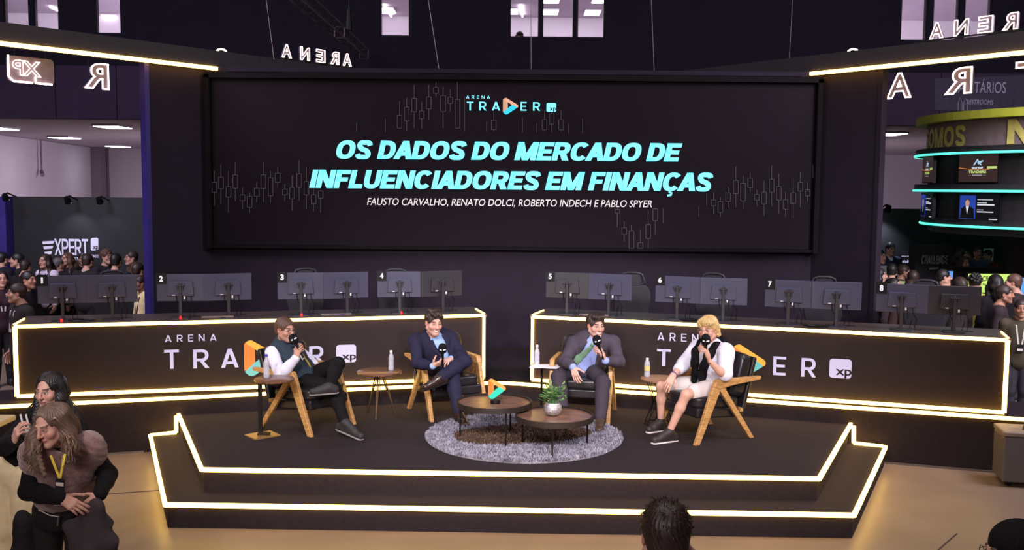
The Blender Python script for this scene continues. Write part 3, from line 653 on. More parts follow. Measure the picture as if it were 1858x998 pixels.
# ================================================================== overhead light beams with back-to-front glowing letters
M_BEAM = mat('black_beam_cladding', (38, 32, 38), .6, var=.06)
for s in (-1, 1):
    D = Vector((s * .609, -.793, 0)); N = Vector((s * .793, .609, 0)); B0 = Vector((s * 4.22, 14.78, 0))
    side = 'left' if s < 0 else 'right'
    bt = thing('overhead_beam', 'black overhead beam with a warm light strip running out to the %s edge' % side, 'beam', B0 + Vector((0, 0, 4.6)))
    a, b = B0 - D * 3.2 + N * .18, B0 + D * 5.2 + N * .18
    obj('cladding', MB().bar(a + Vector((0, 0, 4.7325)), b + Vector((0, 0, 4.7325)), .36, .255), M_BEAM, bt)
    led('light_strip', [B0 + D * .12 + N * -.01 + Vector((0, 0, 4.60)), B0 + D * 5.2 + N * -.01 + Vector((0, 0, 4.60))], bt, .024)
    rail = MB().bar(B0 - D * 2.95 + N * .36 + Vector((0, 0, 4.935)), B0 + D * (3.9 if s > 0 else -1.1) + N * .36 + Vector((0, 0, 4.935)), .02, .02)
    if s > 0: rail = MB().bar(B0 + D * 1.5 + N * .36 + Vector((0, 0, 4.935)), B0 + D * 3.9 + N * .36 + Vector((0, 0, 4.935)), .02, .02)
    obj('letter_rail', rail, M_BLK, bt)
    for t0 in (1.3, 2.2, 3.1): pass
    U = D * -1 if s < 0 else D                     # viewed left to right
    fc = Face(B0 + N * .37, U)
    gl = mat('letter_back', (118, 104, 122), .5)
    def neon(ch, px, zb, zt, w, label, group):
        a = fc.at(px, (300))[0]
        t = thing('neon_letter', label, 'neon letter', fc.pt(a, zb), 0, group)
        m = MB(); place_text(m, ch, fc.o, fc.u, fc.v, fc.n, a - w / 2, a + w / 2, zb, zt, off=.03, mirror=True, depth=.0, cap=len(ch) == 1)
        g = MB(); g.add(m.v, m.f); o = obj('back_plate', g, gl, t); sd = o.modifiers.new('s', 'SOLIDIFY'); sd.thickness = .03
        m = MB(); place_text(m, ch, fc.o, fc.u, fc.v, fc.n, a - w / 2, a + w / 2, zb, zt, off=.03, mirror=True, outline=.020, depth=.036, cap=len(ch) == 1)
        obj('neon_outline', m, M_LEDW, t)
        if zt < 4.6: obj('hanger', MB().tube([fc.pt(a - w * .25, zt - .03, -.012), fc.pt(a - w * .25, 4.62, -.012)], .006, 6), M_BLK, t); obj('hanger', MB().tube([fc.pt(a + w * .25, zt - .03, -.012), fc.pt(a + w * .25, 4.62, -.012)], .006, 6), M_BLK, t)
        else: obj('foot', MB().tube([fc.pt(a, zb + .01, -.005), fc.pt(a, 4.90, -.005)], .006, 6), M_BLK, t)
    names = 'first second third fourth last'.split()
    if s < 0:
        for k, (ch, px, lb) in enumerate((('A', 520, 'leftmost of the back-to-front small glowing letters above the left end of the title screen'), ('N', 553, 'back-to-front glowing letter N above the left end of the title screen'), ('E', 581, 'back-to-front glowing letter E above the left end of the title screen'),
                                          ('R', 606, 'back-to-front glowing letter R in the small row beside the truss'), ('A', 628.5, 'glowing letter A touching the end of the roof truss'))):
            neon(ch, px, 4.95, 5.15, .20, lb, 'small ARENA letters on the left beam')
        neon('R', 177, 4.20, 4.53, .36, 'large back-to-front glowing R hanging under the left beam', 'large hanging letters')
        a0, a1, b0, b1 = fc.at(98, 130)[0] * 1.0, fc.at(14, 130)[0], 4.20, 4.52; lo, hi = min(a0, a1), max(a0, a1)
        t = thing('neon_badge', 'glowing back-to-front XP badge hanging under the left beam', 'neon sign', fc.pt((lo + hi) / 2, b0))
        m = MB(); fc.poly(m, rrect(lo, b0, hi, b1, .05), -.03, .03, px=False); obj('back_plate', m, mat('letter_back', (118, 104, 122), .5), t)
        obj('hanger', MB().tube([fc.pt(lo + .1, b1 - .02, -.015), fc.pt(lo + .1, 4.62, -.015)], .006, 6), M_BLK, t); obj('hanger', MB().tube([fc.pt(hi - .1, b1 - .02, -.015), fc.pt(hi - .1, 4.62, -.015)], .006, 6), M_BLK, t)
        m = MB(); m.tube([fc.pt(x, y, .02) for x, y in [(lo, b1), (lo, b0 + .06), (lo + .06, b0), (lo + .3, b0)]], .012, 6)
        m.tube([fc.pt(x, y, .02) for x, y in [(lo + .34, b0 + .08), (lo + .34, b0), (hi - .04, b0)]], .012, 6); obj('neon_outline', m, M_LEDW, t)
        m = MB(); place_text(m, 'XP', fc.o, fc.u, fc.v, fc.n, lo + .05, hi - .18, b0 + .08, b1 - .05, off=.02, mirror=True, outline=.017, depth=.02); obj('neon_outline', m, M_LEDW, t)
    else:
        for ch, px, lb in (('A', 1691, 'leftmost of the small back-to-front glowing letters in front of the right upper windows'), ('N', 1735, 'back-to-front glowing letter N in front of the right upper windows'), ('E', 1778, 'back-to-front glowing letter E at the right side of the upper windows'), ('R', 1822, 'small back-to-front glowing R above the right beam'), ('A', 1866, 'small glowing A cut by the right edge of the photo')):
            neon(ch, px, 4.95, 5.15, .20, lb, 'small ARENA letters on the right beam')
        for ch, px, w, lb in (('A', 1628, .38, 'large glowing A hanging under the right beam next to the stage wall'), ('R', 1734, .38, 'large back-to-front glowing R hanging in front of the restroom sign'), ('T', 1862, .36, 'large glowing T hanging under the beam at the right edge of the photo')):
            neon(ch, px, 4.20, 4.53, w, lb, 'large hanging letters')
    # rounded top of the emblem of that sign, showing over the beam
    px = 401 if s < 0 else 1548
    w0 = P(px, 89, B0.y + .25); t = thing('neon_emblem', 'rounded glowing emblem tip peeking over the %s beam' % side, 'neon sign', (w0.x, w0.y, 4.5), 0, 'emblem tips over the beams')
    arc = [w0 + Vector((-.085 + .021 * i, 0, -.035 * ((i - 4) / 4) ** 2 * (1.3 if i < 4 else 1.0))) for i in range(9)]
    obj('neon_outline', MB().tube(arc, [.008] + [.014] * 7 + [.006], 6), M_LEDW, t)
    obj('back_plate', MB().box((w0.x, w0.y + .03, w0.z - .12), (.15, .03, .17)), M_BEAM, t)
# header over the screen joining both beams
struct('trim_header', MB().box((0, 14.74, 4.59), (8.3, .18, .06)), M_BLACKWALL)

# roof truss, hanging wires
tr = thing('roof_truss', 'grey lattice roof truss running out over the stage', 'truss', (-3.45, 17, 5.9))
c = [(-3.58, 5.86), (-3.36, 5.86), (-3.38, 6.10), (-3.58, 6.10)]; Y0, Y1 = 9.0, 23.6
k0, k1 = P(654, 108, Y1), P(669, 109, Y1); zz = k0.z; c = [(k0.x, zz), (k1.x, zz), (k1.x, zz + .21), (k0.x, zz + .21)]
for x, z in c: obj('chord', MB().tube([(x, Y0, z), (x, Y1, z)], .016, 8), M_GREY, tr)
m = MB(); n = 34
for i in range(n):
    ya, yb = Y0 + (Y1 - Y0) * i / n, Y0 + (Y1 - Y0) * (i + 1) / n
    for j in range(4):
        p, q = c[j], c[(j + 1) % 4]
        if i % 2: p, q = q, p
        m.tube([(p[0], ya, p[1]), (q[0], yb, q[1])], .007, 5)
obj('lattice', m, mat('truss_lattice', (70, 56, 56), .5, .5), tr)
for Y in (20.2, 23.5): obj('end_frame', MB().tube([(x, Y, z) for x, z in c], .018, 6, closed=True), M_GREY, tr)
p = P(633, 40, 20.6); obj('hoist', MB().tube([(p.x, 20.6, 11.98), (p.x, 20.6, p.z)], .012, 6).tube([(p.x, 20.6, p.z + .25), (p.x, 20.6, zz + .2)], [.05, .09], 10), M_BLK, tr)
for (a, b, Y, lb) in (((483, 0), (497, 108), 15.2, 'thin wire rising from the left beam beside the small glowing letters'), ((777, 0), (797, 130), 15.0, 'thin wire right of the single upper window'), ((963, 0), (964, 131), 14.9, 'thin wire hanging past the middle upper windows'),
                      ((1182, 0), (1187, 133), 14.9, 'thin wire right of the middle upper windows'), ((1438, 0), (1432, 110), 15.2, 'thin wire rising at the right beam')):
    p, q = P(*a, Y), P(*b, Y); d = (p - q).normalized(); p = q + d * ((11.99 - q.z) / d.z)
    tag(obj('suspension_wire', MB().tube([p, q], .005, 5), M_GREY), lb, 'wire', 'suspension wires')

# ================================================================== the two desk counters
M_E = (mat('emblem_orange', (232, 138, 62), .5, var=.05), mat('emblem_yellow', (240, 188, 74), .5, var=.05), mat('emblem_teal', (110, 200, 210), .5, var=.05))
M_LET = emit('counter_letters', (206, 200, 236), .62)
LC, RC = Face((-5.375, 10.766, 0), (5.036, 1.279, 0)), Face((.257, 11.966, 0), (4.925, -1.583, 0))
LLEN, RLEN = Vector((5.036, 1.279)).length, Vector((4.925, -1.583)).length
def counter(f, L, label, letters, arena, emb, badge, xp):
    t = thing('desk_counter', label, 'counter', f.pt(L / 2, .57, -.3))
    def bx(a0, a1, z0, z1, d0, d1):
        return MB().prism([(a0, z0), (a1, z0), (a1, z1), (a0, z1)], f.o + f.n * d1, f.u, f.v, -f.n, d1 - d0)
    obj('front_panel', bx(-.03, L + .03, .572, 1.362, -.06, -.0), M_BLACK, t)
    m = bx(-.03, .02, .572, 1.36, -.72, -.06); q = bx(L - .02, L + .03, .572, 1.36, -.72, -.06); m.add(q.v, q.f); q = bx(L / 2 - .02, L / 2 + .02, .572, 1.36, -.72, -.06); m.add(q.v, q.f)
    obj('side_panel', m, M_BLACK, t)
    obj('worktop', bx(-.04, L + .04, 1.362, 1.40, -.76, .004), mat('counter_top', (70, 58, 58), .45, var=.1), t)
    z0, z1 = .62, 1.385
    led('light_strip', [f.pt(0, z0, .018), f.pt(L, z0, .018), f.pt(L, z1, .018), f.pt(0, z1, .018)], t, closed=True)
    for a in (-.01, L + .01): led('light_strip', [f.pt(a, 1.404, 0), f.pt(a, 1.404, -.5)], t, .008)
    logo(f, t, letters, arena, emb, badge, M_LET, M_E, xp, M_BLACK)
    return t
counter(LC, LLEN, 'left black counter framed in warm light with the ARENA TRADER sign', [('T', 298, 634.5, 325, 669), ('R', 350.5, 634, 380, 668), ('A', 401, 632.5, 433, 667), ('E', 520, 629, 544, 662), ('R', 561, 628, 588, 660)], (299, 607, 393, 619.5), (443, 616, 505, 682), (610, 625.5, 646, 657.5), (620, 643.5, 646, 656.5))
counter(RC, RLEN, 'right black counter framed in warm light with the ARENA TRADER sign', [('T', 1192, 633.5, 1217, 664), ('R', 1245, 637, 1272, 668), ('A', 1296, 640, 1326, 672), ('E', 1403, 647, 1426, 681), ('R', 1454, 650, 1481, 684)], (1193, 605.5, 1290, 620), (1329, 625, 1390, 690), (1505, 651.5, 1545, 686), (1516, 670, 1545, 686))

# ================================================================== monitors on the counters
def make_monitor():
    t = thing('monitor', '', 'monitor')
    obj('screen_housing', MB().box((0, 0, .345), (.54, .022, .315)), M_PLASTIC, t, world=False, bevel=.006)
    obj('rear_bulge', MB().prism([(-.15, .25), (.15, .25), (.135, .415), (-.135, .415)], (0, -.008, 0), (1, 0, 0), (0, 0, 1), (0, -1, 0), .03), M_PLASTIC, t, world=False, bevel=.006)
    m = MB().box((0, -.052, .20), (.034, .02, .40)).box((0, -.05, .375), (.10, .03, .016)).box((-.03, -.05, .35), (.012, .03, .05)).box((.03, -.05, .35), (.012, .03, .05))
    obj('stand_pole', m, M_PLASTIC2, t, world=False, bevel=.003)
    obj('stand_base', MB().slab(rrect(-.11, -.14, .11, .05, .03), 0, .012), M_PLASTIC2, t, world=False)
    obj('label_sticker', MB().box((-.075, -.0385, .262), (.032, .002, .010)), mat('pale_sticker', (205, 205, 215), .5), t, world=False)
    m = MB()
    for dx, sag in ((-.05, .09), (.06, .13), (.11, .06)): m.tube([(dx, -.03, .255), (dx + .01, -.05, .255 - sag), (dx + .05, -.03, .12), (dx + .03, .0, .02), (dx + .1, .03, .004)], .004, 5)
    obj('cable', m, M_BLK, t, world=False)
    obj('plug', MB().box((.045, -.04, .235), (.018, .014, .03)), mat('white_plug', (215, 215, 225), .4), t, world=False)
    return t
pr = make_monitor(); first = True; stock = copy_tree(pr)
PAIRS = [(1, LC, ((115, -3), (203.5, 4))), (2, LC, ((328.5, -6), (413.5, 8))), (3, LC, ((546, -2), (628, 8))), (4, LC, ((725, -6), (801, 10))),
         (5, RC, ((1030, 6), (1107, -4))), (6, RC, ((1230.5, -2), (1313, 4))), (7, RC, ((1432, -4), (1518, 6))), (8, RC, ((1637, -4), (1732, 4)))]
M_NUM = emit('number_white', (225, 220, 235), .8)
for num, f, pair in PAIRS:
    for k, (px, dy) in enumerate(pair):
        t = pr if first else copy_tree(stock); first = False
        a = onplane(px, 530, f.o - f.n * .34, f.n)
        t.location = (a.x, a.y, 1.40); base = math.atan2(f.u.y, f.u.x); t.rotation_euler = (0, 0, base + math.radians(dy))
        t['group'] = 'monitors on the counters'
        side = 'left' if k == 0 else 'right'
        t['label'] = ('rear of the monitor carrying number plate %d' % num) if k == 0 else 'unnumbered monitor standing beside the monitor with number plate %d' % num
        if k == 0:
            m = MB().box((-.215, -.016, .452), (.115, .008, .125)); b = obj('number_plate', m, M_BLK, t, world=False)
            m = MB(); place_text(m, str(num), (0, 0, 0), (1, 0, 0), (0, 0, 1), (0, -1, 0), -.215 - .02 * (1.0 if num != 1 else .55), -.215 + .02 * (1.0 if num != 1 else .55), .418, .486, off=.045, depth=.022)
            obj('digit', m, M_NUM, b, world=False)
        if (num, k) in ((4, 1), (8, 1), (5, 0)):
            for ch in t.children:
                if ch.name.split('.')[0] in ('screen_housing', 'rear_bulge'): ch.material_slots[0].link = 'OBJECT'; ch.material_slots[0].material = M_PLASTIC2
        if k == 0 and num in (1, 2, 3, 4):
            q = a - Vector((0, 0, 0)); w = Vector((a.x + .0, a.y, 1.40)) + f.n * .16
            tag(obj('status_light', MB().lathe([(.013, 0), (.013, .03), (0, .036)], (w.x, w.y, 1.401), 10), emit('red_light', (255, 40, 40), 1.2)), 'tiny red light in front of the monitor with number plate %d' % num, 'light', 'red status lights on the left counter')
for o in list(stock.children) + [stock]: bpy.data.objects.remove(o)
# dock bars and loose cables lying on the counters
for f, px, lb in ((LC, 395, 'flat grey dock bar under the monitors of number 2'), (LC, 610, 'flat grey dock bar under the monitors of number 3'), (RC, 1078, 'flat grey dock bar under the monitors of number 5')):
    a = onplane(px, 565, f.o - f.n * .22, f.n); R = Matrix.Rotation(math.atan2(f.u.y, f.u.x), 3, 'Z')
    tag(obj('dock_bar', MB().box((a.x, a.y, 1.412), (.36, .05, .022), R), M_GREY, bevel=.004), lb, 'dock bar', 'dock bars')
for f, px, lb in ((LC, 148, 'dark cable coil lying below monitor number 1'), (RC, 1255, 'dark cable coil lying below monitor number 6'), (RC, 1480, 'dark cable coil lying between the monitors of number 7')):
    a = onplane(px, 575, f.o - f.n * .16, f.n)
    pts = [(a.x + (.05 + .012 * i / 6) * math.cos(i * .7) * 1.5, a.y + (.05 + .01 * i / 6) * math.sin(i * .7), 1.406 + .0006 * i) for i in range(28)]
    tag(obj('cable_coil', MB().tube(pts, .004, 5), M_BLK), lb, 'cable', 'cable coils on the counters')

# office chairs behind the counters
def make_office_chair():
    t = thing('office_chair', '', 'office chair'); M = mat('black_mesh_fabric', (40, 38, 46), .7, var=.08)
    obj('seat', MB().slab(rrect(-.25, -.24, .25, .25, .09), .44, .53), M, t, world=False, bevel=.02)
    prof = [(-.17, .56), (.17, .56), (.24, .75), (.25, .98), (.19, 1.10), (-.19, 1.10), (-.25, .98), (-.24, .75)]
    m = MB().prism(round_poly(prof, .06), (0, .27, 0), (1, 0, 0), (0, 0, 1), (0, 1, 0), .06); obj('backrest', m, M, t, world=False, bevel=.015)
    pts = [(-.10, .285, 1.10), (-.17, .285, 1.13), (-.125, .285, 1.235), (-.06, .285, 1.255), (.06, .285, 1.255), (.125, .285, 1.235), (.17, .285, 1.13), (.10, .285, 1.10)]
    m = MB().tube(pts, .018, 8, closed=True); h = obj('headrest_frame', m, M_PLASTIC2, t, world=False, smooth=True)
    obj('headrest_pad', MB().prism(round_poly([(-.13, 1.12), (.13, 1.12), (.10, 1.235), (-.10, 1.235)], .03), (0, .27, 0), (1, 0, 0), (0, 0, 1), (0, 1, 0), .03), M, h, world=False)
    for s in (-1, 1):
        obj('armrest', MB().tube([(s * .26, 0, .47), (s * .31, 0, .55), (s * .31, 0, .68)], .018, 8).box((s * .31, -.02, .695), (.07, .26, .03)), M_PLASTIC2, t, world=False)
    obj('gas_column', MB().lathe([(.03, .10), (.03, .30), (.05, .31), (.05, .44)], seg=14), M_BLK, t, world=False)
    for k in range(5):
        a = k * 2 * math.pi / 5; d = Vector((math.cos(a), math.sin(a), 0))
        l = obj('leg', MB().tube([(0, 0, .11), d * .29 + Vector((0, 0, .085))], [.03, .018], 8), M_BLK, t, world=False)
        obj('caster', MB().tube([d * .29 + Vector((-.02 * d.y, .02 * d.x, .03)), d * .29 + Vector((.02 * d.y, -.02 * d.x, .03))], .03, 12).tube([d * .29 + Vector((0, 0, .03)), d * .29 + Vector((0, 0, .09))], .01, 6), M_BLK, l, world=False)
    return t
oc = make_office_chair(); first = True
for num, f, px, d in ((1, LC, 200, 1.55), (3, LC, 558, 1.55), (4, LC, 718, 1.3), (5, RC, 1143, 1.25), (6, RC, 1286, 1.55), (7, RC, 1500, 1.6), (8, RC, 1680, 1.6)):
    a = onplane(px, 520, f.o - f.n * d, f.n); t = oc if first else copy_tree(oc); first = False
    z = .57 if (abs(a.x) < 5.3 and a.y > lf(-5.35)) else .57
    if abs(a.x) > 5.3: z = 0.0
    t.location = (a.x, a.y, z); t.rotation_euler = (0, 0, math.atan2(f.u.y, f.u.x) + math.radians((num * 37) % 24 - 12)); t['group'] = 'office chairs behind the counters'
    t['label'] = 'black office chair whose headrest shows above the monitors of number %d' % num
# ================================================================== lounge armchairs
Z0 = .40                                   # stage deck height
M_OAK = wood('honey_oak', (158, 112, 62), (206, 158, 100), 5, .4, (3, 3, 14))
M_LEATHER = mat('black_leather', (30, 27, 32), .32, var=.10, scale=14, bump=.12, bscale=90)
M_WALNUT = wood('walnut_top', (84, 58, 48), (138, 98, 76), 4, .3, (1.2, 10, 1))
M_WALNUTD = mat('dark_walnut_rim', (34, 25, 23), .5, var=.1)
def cushion(name, sx, sy, sz, R, c, parent, puff=.5):
    """leather cushion: a rounded box swollen towards its middle"""
    bm = bmesh.new(); bmesh.ops.create_cube(bm, size=1.0)
    bmesh.ops.subdivide_edges(bm, edges=bm.edges[:], cuts=11, use_grid_fill=True)
    for v in bm.verts:
        x, y, z = (a * 2 for a in v.co); n = (abs(x) ** 6 + abs(y) ** 6 + abs(z) ** 6) ** (1 / 6)
        x, y, z = x / n, y / n, z / n
        sw = 1 + puff * .28 * (1 - x * x) * (1 - y * y) - .05 * math.sin(9 * x + 2) * math.sin(7 * y) * (abs(z) > .5)
        w = R @ Vector((x * sx / 2, y * sy / 2, z * sz / 2 * sw)) + Vector(c); v.co = w
    me = bpy.data.meshes.new(name); bm.to_mesh(me); bm.free(); me.materials.append(M_LEATHER)
    me.polygons.foreach_set('use_smooth', [True] * len(me.polygons))
    o = bpy.data.objects.new(name, me); col.objects.link(o); o.parent = parent; return o
def make_armchair():
    t = thing('armchair', '', 'armchair')
    for s in (-1, 1):
        x = s * .325
        obj('armrest', MB().prism(round_poly([(.135, .645), (.17, .57), (.10, .545), (-.10, .575), (-.43, .600), (-.44, .635)], .025), (x - .028, 0, 0), (0, 1, 0), (0, 0, 1), (1, 0, 0), .056), M_OAK, t, world=False, bevel=.008)
        obj('leg', MB().prism([(.17, .585), (.385, 0), (.325, 0), (.07, .555)], (x - .022, 0, 0), (0, 1, 0), (0, 0, 1), (1, 0, 0), .044), M_OAK, t, world=False, bevel=.008)
        obj('leg', MB().prism([(.115, .56), (.03, .56), (-.375, 0), (-.315, 0)], (x - .022, 0, 0), (0, 1, 0), (0, 0, 1), (1, 0, 0), .044), M_OAK, t, world=False, bevel=.008)
    obj('stretcher', MB().box((0, .20, .30), (.63, .04, .035)).box((0, -.22, .30), (.63, .04, .035)), M_OAK, t, world=False)
    Rt = Matrix.Rotation(math.radians(4), 3, 'X')
    obj('seat_frame', MB().box((0, .02, .285), (.57, .60, .10), Rt), M_LEATHER, t, world=False, bevel=.02)
    Rb = Matrix.Rotation(math.radians(-17), 3, 'X')
    obj('back_frame', MB().box((0, -.345, .55), (.57, .05, .56), Matrix.Rotation(math.radians(15), 3, 'X')), M_LEATHER, t, world=False, bevel=.02)
    cushion('seat_cushion', .56, .58, .13, Rt, (0, .035, .385), t, .5)
    cushion('back_cushion', .56, .47, .15, Matrix.Rotation(math.radians(105), 3, 'X'), (0, -.265, .635), t, .5)
    return t
def put_chair(src, corner_a, corner_b, label):
    """near front foot a and rear foot b of one side, on the deck; side +1 when that side is the sitter's left"""
    src['label'] = label; return src
CHAIRS = {}
ac = make_armchair()
for i, (key, f, c, label) in enumerate((
        ('man1', (.847, -.53), (-2.15, 10.42), 'leather armchair with oak arms under the man in the teal vest'),
        ('man2', (.44, -.9), (-.72, 11.12), 'leather armchair with oak arms under the man in the navy suit with crossed legs'),
        ('man3', (-.2, -.98), (.80, 11.03), 'leather armchair with oak arms under the man with the green tie'),
        ('man4', (-.884, -.468), (2.0, 10.2), 'leather armchair with oak arms under the blond man in white shorts'))):
    t = ac if i == 0 else copy_tree(ac)
    t.location = (c[0], c[1], Z0); t.rotation_euler = (0, 0, math.atan2(f[1], f[0]) - math.pi / 2); t['group'] = 'oak and leather armchairs on stage'; t['label'] = label
    CHAIRS[key] = (Vector((c[0], c[1], Z0)), Vector((f[0], f[1], 0)).normalized())

# ================================================================== coffee tables on the shaggy rug
rc = Vector((.135, 10.02, Z0)); RR = 1.0
M_RUG = mat('grey_shag', (146, 142, 156), .95, var=.35, scale=9); M_RUGB = mat('brown_shag', (98, 76, 64), .95, var=.3, scale=9)
def brown(x, y):
    """the dark irregular patch in the middle of the rug"""
    u, v = x + .02, y + .02; e = (u / .68) ** 2 + ((v - .10 * math.sin(2.6 * u + .4)) / .43) ** 2
    return e + .10 * math.sin(5 * u + 1) + .06 * math.sin(9 * v + 4 * u) < 1
rug = thing('shaggy_rug', 'round grey shaggy rug with a brown patch under the coffee tables', 'rug', rc)
obj('rug_base', MB().lathe([(0, .001), (RR * .985, .001), (RR * .985, .014), (0, .014)], rc, 72), M_RUG, rug)
V1, F1, V2, F2 = [], [], [], []
for i in range(34000):
    r = RR * math.sqrt(random.random()); a = random.random() * 6.2832; x, y = r * math.cos(a), r * math.sin(a)
    V, Fq = (V2, F2) if brown(x, y) else (V1, F1)
    b = random.random() * 6.2832; l = random.uniform(.022, .045); ln = random.uniform(.008, .03); w = .0045
    ox, oy = math.cos(b), math.sin(b); n = len(V); px_, py_ = -oy * w, ox * w
    base = rc + Vector((x, y, .012)); mid = base + Vector((ox * ln * .4, oy * ln * .4, l * .65)); tip = base + Vector((ox * ln, oy * ln, l * .9))
    V += [(base.x - px_, base.y - py_, base.z), (base.x + px_, base.y + py_, base.z), (mid.x + px_, mid.y + py_, mid.z), (mid.x - px_, mid.y - py_, mid.z), tuple(tip)]
    Fq += [(n, n + 1, n + 2, n + 3), (n + 3, n + 2, n + 4)]
def raw(name, V, Fq, m, parent):
    me = bpy.data.meshes.new(name); me.from_pydata(V, [], Fq); me.materials.append(m); o = bpy.data.objects.new(name, me); col.objects.link(o)
    o.parent = parent; o.matrix_parent_inverse = Matrix.Translation(-parent.location); return o
tag(raw('grey_pile', V1, F1, M_RUG, rug), kind='stuff'); tag(raw('brown_pile', V2, F2, M_RUGB, rug), kind='stuff')
def coffee_table(c, h, r, legs, label):
    t = thing('coffee_table', label, 'coffee table', (c[0], c[1], Z0), 0, 'round coffee tables'); C = Vector((c[0], c[1], Z0))
    obj('tabletop', MB().lathe([(0, h - .025), (r - .012, h - .025), (r - .012, h - .006), (0, h - .006)], C, 64), M_WALNUT, t)
    obj('rim', MB().lathe([(r - .014, h - .04), (r, h - .04), (r, h + .012), (r - .014, h + .012), (r - .014, h - .04)], C, 64), M_WALNUTD, t)
    for a in legs:
        a = math.radians(a); d = Vector((math.cos(a), math.sin(a), 0)) * (r - .03)
        obj('leg', MB().tube([C + d + Vector((0, 0, h - .03)), C + d + Vector((0, 0, .014))], .009, 8), M_BLK, t)
    return t
coffee_table((-.165, 9.84), .40, .375, (172, 62, 290), 'taller walnut coffee table on the rug, holding the glowing emblem trophy')
coffee_table((.42, 9.52), .345, .38, (150, 265, 20), 'lower walnut coffee table on the rug, holding the leafy plant')
# trophy
tc = Vector((-.155, 9.80, Z0 + .394)); t = thing('emblem_trophy', 'orange and teal emblem trophy on the taller coffee table', 'trophy', tc)
obj('base', MB().lathe([(0, 0), (.048, 0), (.048, .035), (0, .035)], tc, 28), M_BLK, t)
f = Face(tc + Vector((-.052, 0, .035)), (1, .12, 0)); S = .205
m = MB().prism(round_poly([(.04, -.002), (.10, -.002), (.12, .02), (.02, .02)], .008), f.o + f.n * -.012, f.u, f.v, f.n, .024); obj('holder', m, glass('clear_acrylic', (235, 240, 240), .08, 1.3), t)
for (nm, pts), mm in zip(EMBLEM, (emit('trophy_orange', (226, 132, 52), .45), emit('trophy_yellow', (238, 164, 78), .5), emit('trophy_teal', (36, 190, 160), .85))):
    dz = {'emblem_left_band': 0, 'emblem_top_band': .004, 'emblem_bottom_band': .008}[nm]
    obj(nm, f.poly(MB(), round_poly([(x * S * .86 - .02, y * S + .01) for x, y in pts], .014, 4), -.02 + dz, .036, px=False), mm, t, bevel=.003)
# plant in a silver mosaic bowl
pc = Vector((.405, 9.55, Z0 + .339)); t = thing('potted_plant', 'leafy green plant in a silver mosaic bowl on the lower coffee table', 'plant', pc)
prof = [(.045, 0), (.07, .012), (.088, .05), (.086, .09), (.07, .118), (.066, .125), (.06, .118), (.05, .11), (0, .108)]
m = mat('silver_mosaic', (196, 190, 192), .3, .7, var=.45, scale=55, bump=.6, bscale=120); obj('bowl', MB().lathe([(0, 0)] + prof, pc, 36), m, t, smooth=True)
obj('soil', MB().lathe([(0, .112), (.055, .112)], pc, 20), mat('soil', (40, 30, 24), .9), t)
M_LEAF = mat('leaf_green', (74, 116, 62), .45, var=.3, scale=18); M_LEAF2 = mat('young_leaf_green', (132, 160, 98), .45, var=.2, scale=18)
stems = MB(); leaves = [MB(), MB()]
for i in range(34):
    a = random.random() * 6.28; sp = random.uniform(.02, .135); h = random.uniform(.05, .19) - sp * .35
    b = pc + Vector((.02 * math.cos(a), .02 * math.sin(a), .11)); e = pc + Vector((sp * math.cos(a), sp * math.sin(a), .13 + h)); mid = b.lerp(e, .5) + Vector((0, 0, .02))
    stems.tube([b, mid, e], [.003, .0025, .0015], 5)
    for k in range(7):
        q = b.lerp(e, .45 + .55 * k / 6) + Vector((0, 0, .008)); a2 = a + random.uniform(-1.9, 1.9); d = Vector((math.cos(a2), math.sin(a2), random.uniform(-.1, .8))).normalized()
        L = random.uniform(.035, .06); sd = d.cross(Vector((0, 0, 1))).normalized() * L * .28; up = sd.cross(d).normalized() * L * .12
        leaves[random.random() < .35].add([q, q + d * L * .35 + sd * .8 - up * .4, q + d * L * .7 + sd * .7 - up * .3, q + d * L, q + d * L * .7 - sd * .7 - up * .3, q + d * L * .35 - sd * .8 - up * .4, q + d * L * .5 + up * .6],
                                          [(0, 1, 6), (1, 2, 6), (2, 3, 6), (3, 4, 6), (4, 5, 6), (5, 0, 6)])
obj('stems', stems, M_LEAF, t); tag(obj('foliage', leaves[0], M_LEAF, t), kind='stuff'); tag(obj('young_foliage', leaves[1], M_LEAF2, t), kind='stuff')

# ================================================================== side tables, bottles, papers
def plastic(name, rgb, alpha):
    m = mat(name, rgb, .15, var=.03); m.node_tree.nodes['Principled BSDF'].inputs['Alpha'].default_value = alpha; return m
def bottle(p, label, h=.215, full=True, capc=(235, 235, 240), sleeve=None):
    p = Vector(p); r = .031; t = thing('water_bottle', label, 'bottle', p, 0, 'plastic water bottles')
    prof = [(0, .002), (r * .8, 0), (r, .008), (r, .045), (r * .93, .052), (r, .06), (r, .10), (r * .93, .107), (r, .115), (r, .14), (r * .85, .165), (r * .45, .19), (.0125, h - .02), (.0125, h - .004)]
    obj('body', MB().lathe(prof, p, 24), plastic('clear_plastic', (222, 224, 238), .42), t, smooth=True)
    obj('cap', MB().lathe([(0, h - .018), (.0155, h - .018), (.0155, h + .006), (0, h + .006)], p, 20), mat('cap_%d_%d_%d' % capc, capc, .4), t)
    if sleeve: obj('label_band', MB().lathe([(r + .0006, .07), (r + .0006, .125)], p, 24), mat('sleeve_%d_%d_%d' % sleeve, sleeve, .4), t)
    obj('water', MB().lathe([(0, .004), (r * .9, .004), (r * .9, .125), (0, .125)], p, 20), plastic('water', (200, 205, 222), .25), t)
def table_top(t, c, h, r, m=None, th=.022):
    return obj('tabletop', MB().lathe([(0, h - th), (r - .006, h - th), (r, h - th * .6), (r, h - .003), (r - .004, h), (0, h)], c, 56), m or M_WALNUT, t, smooth=True)
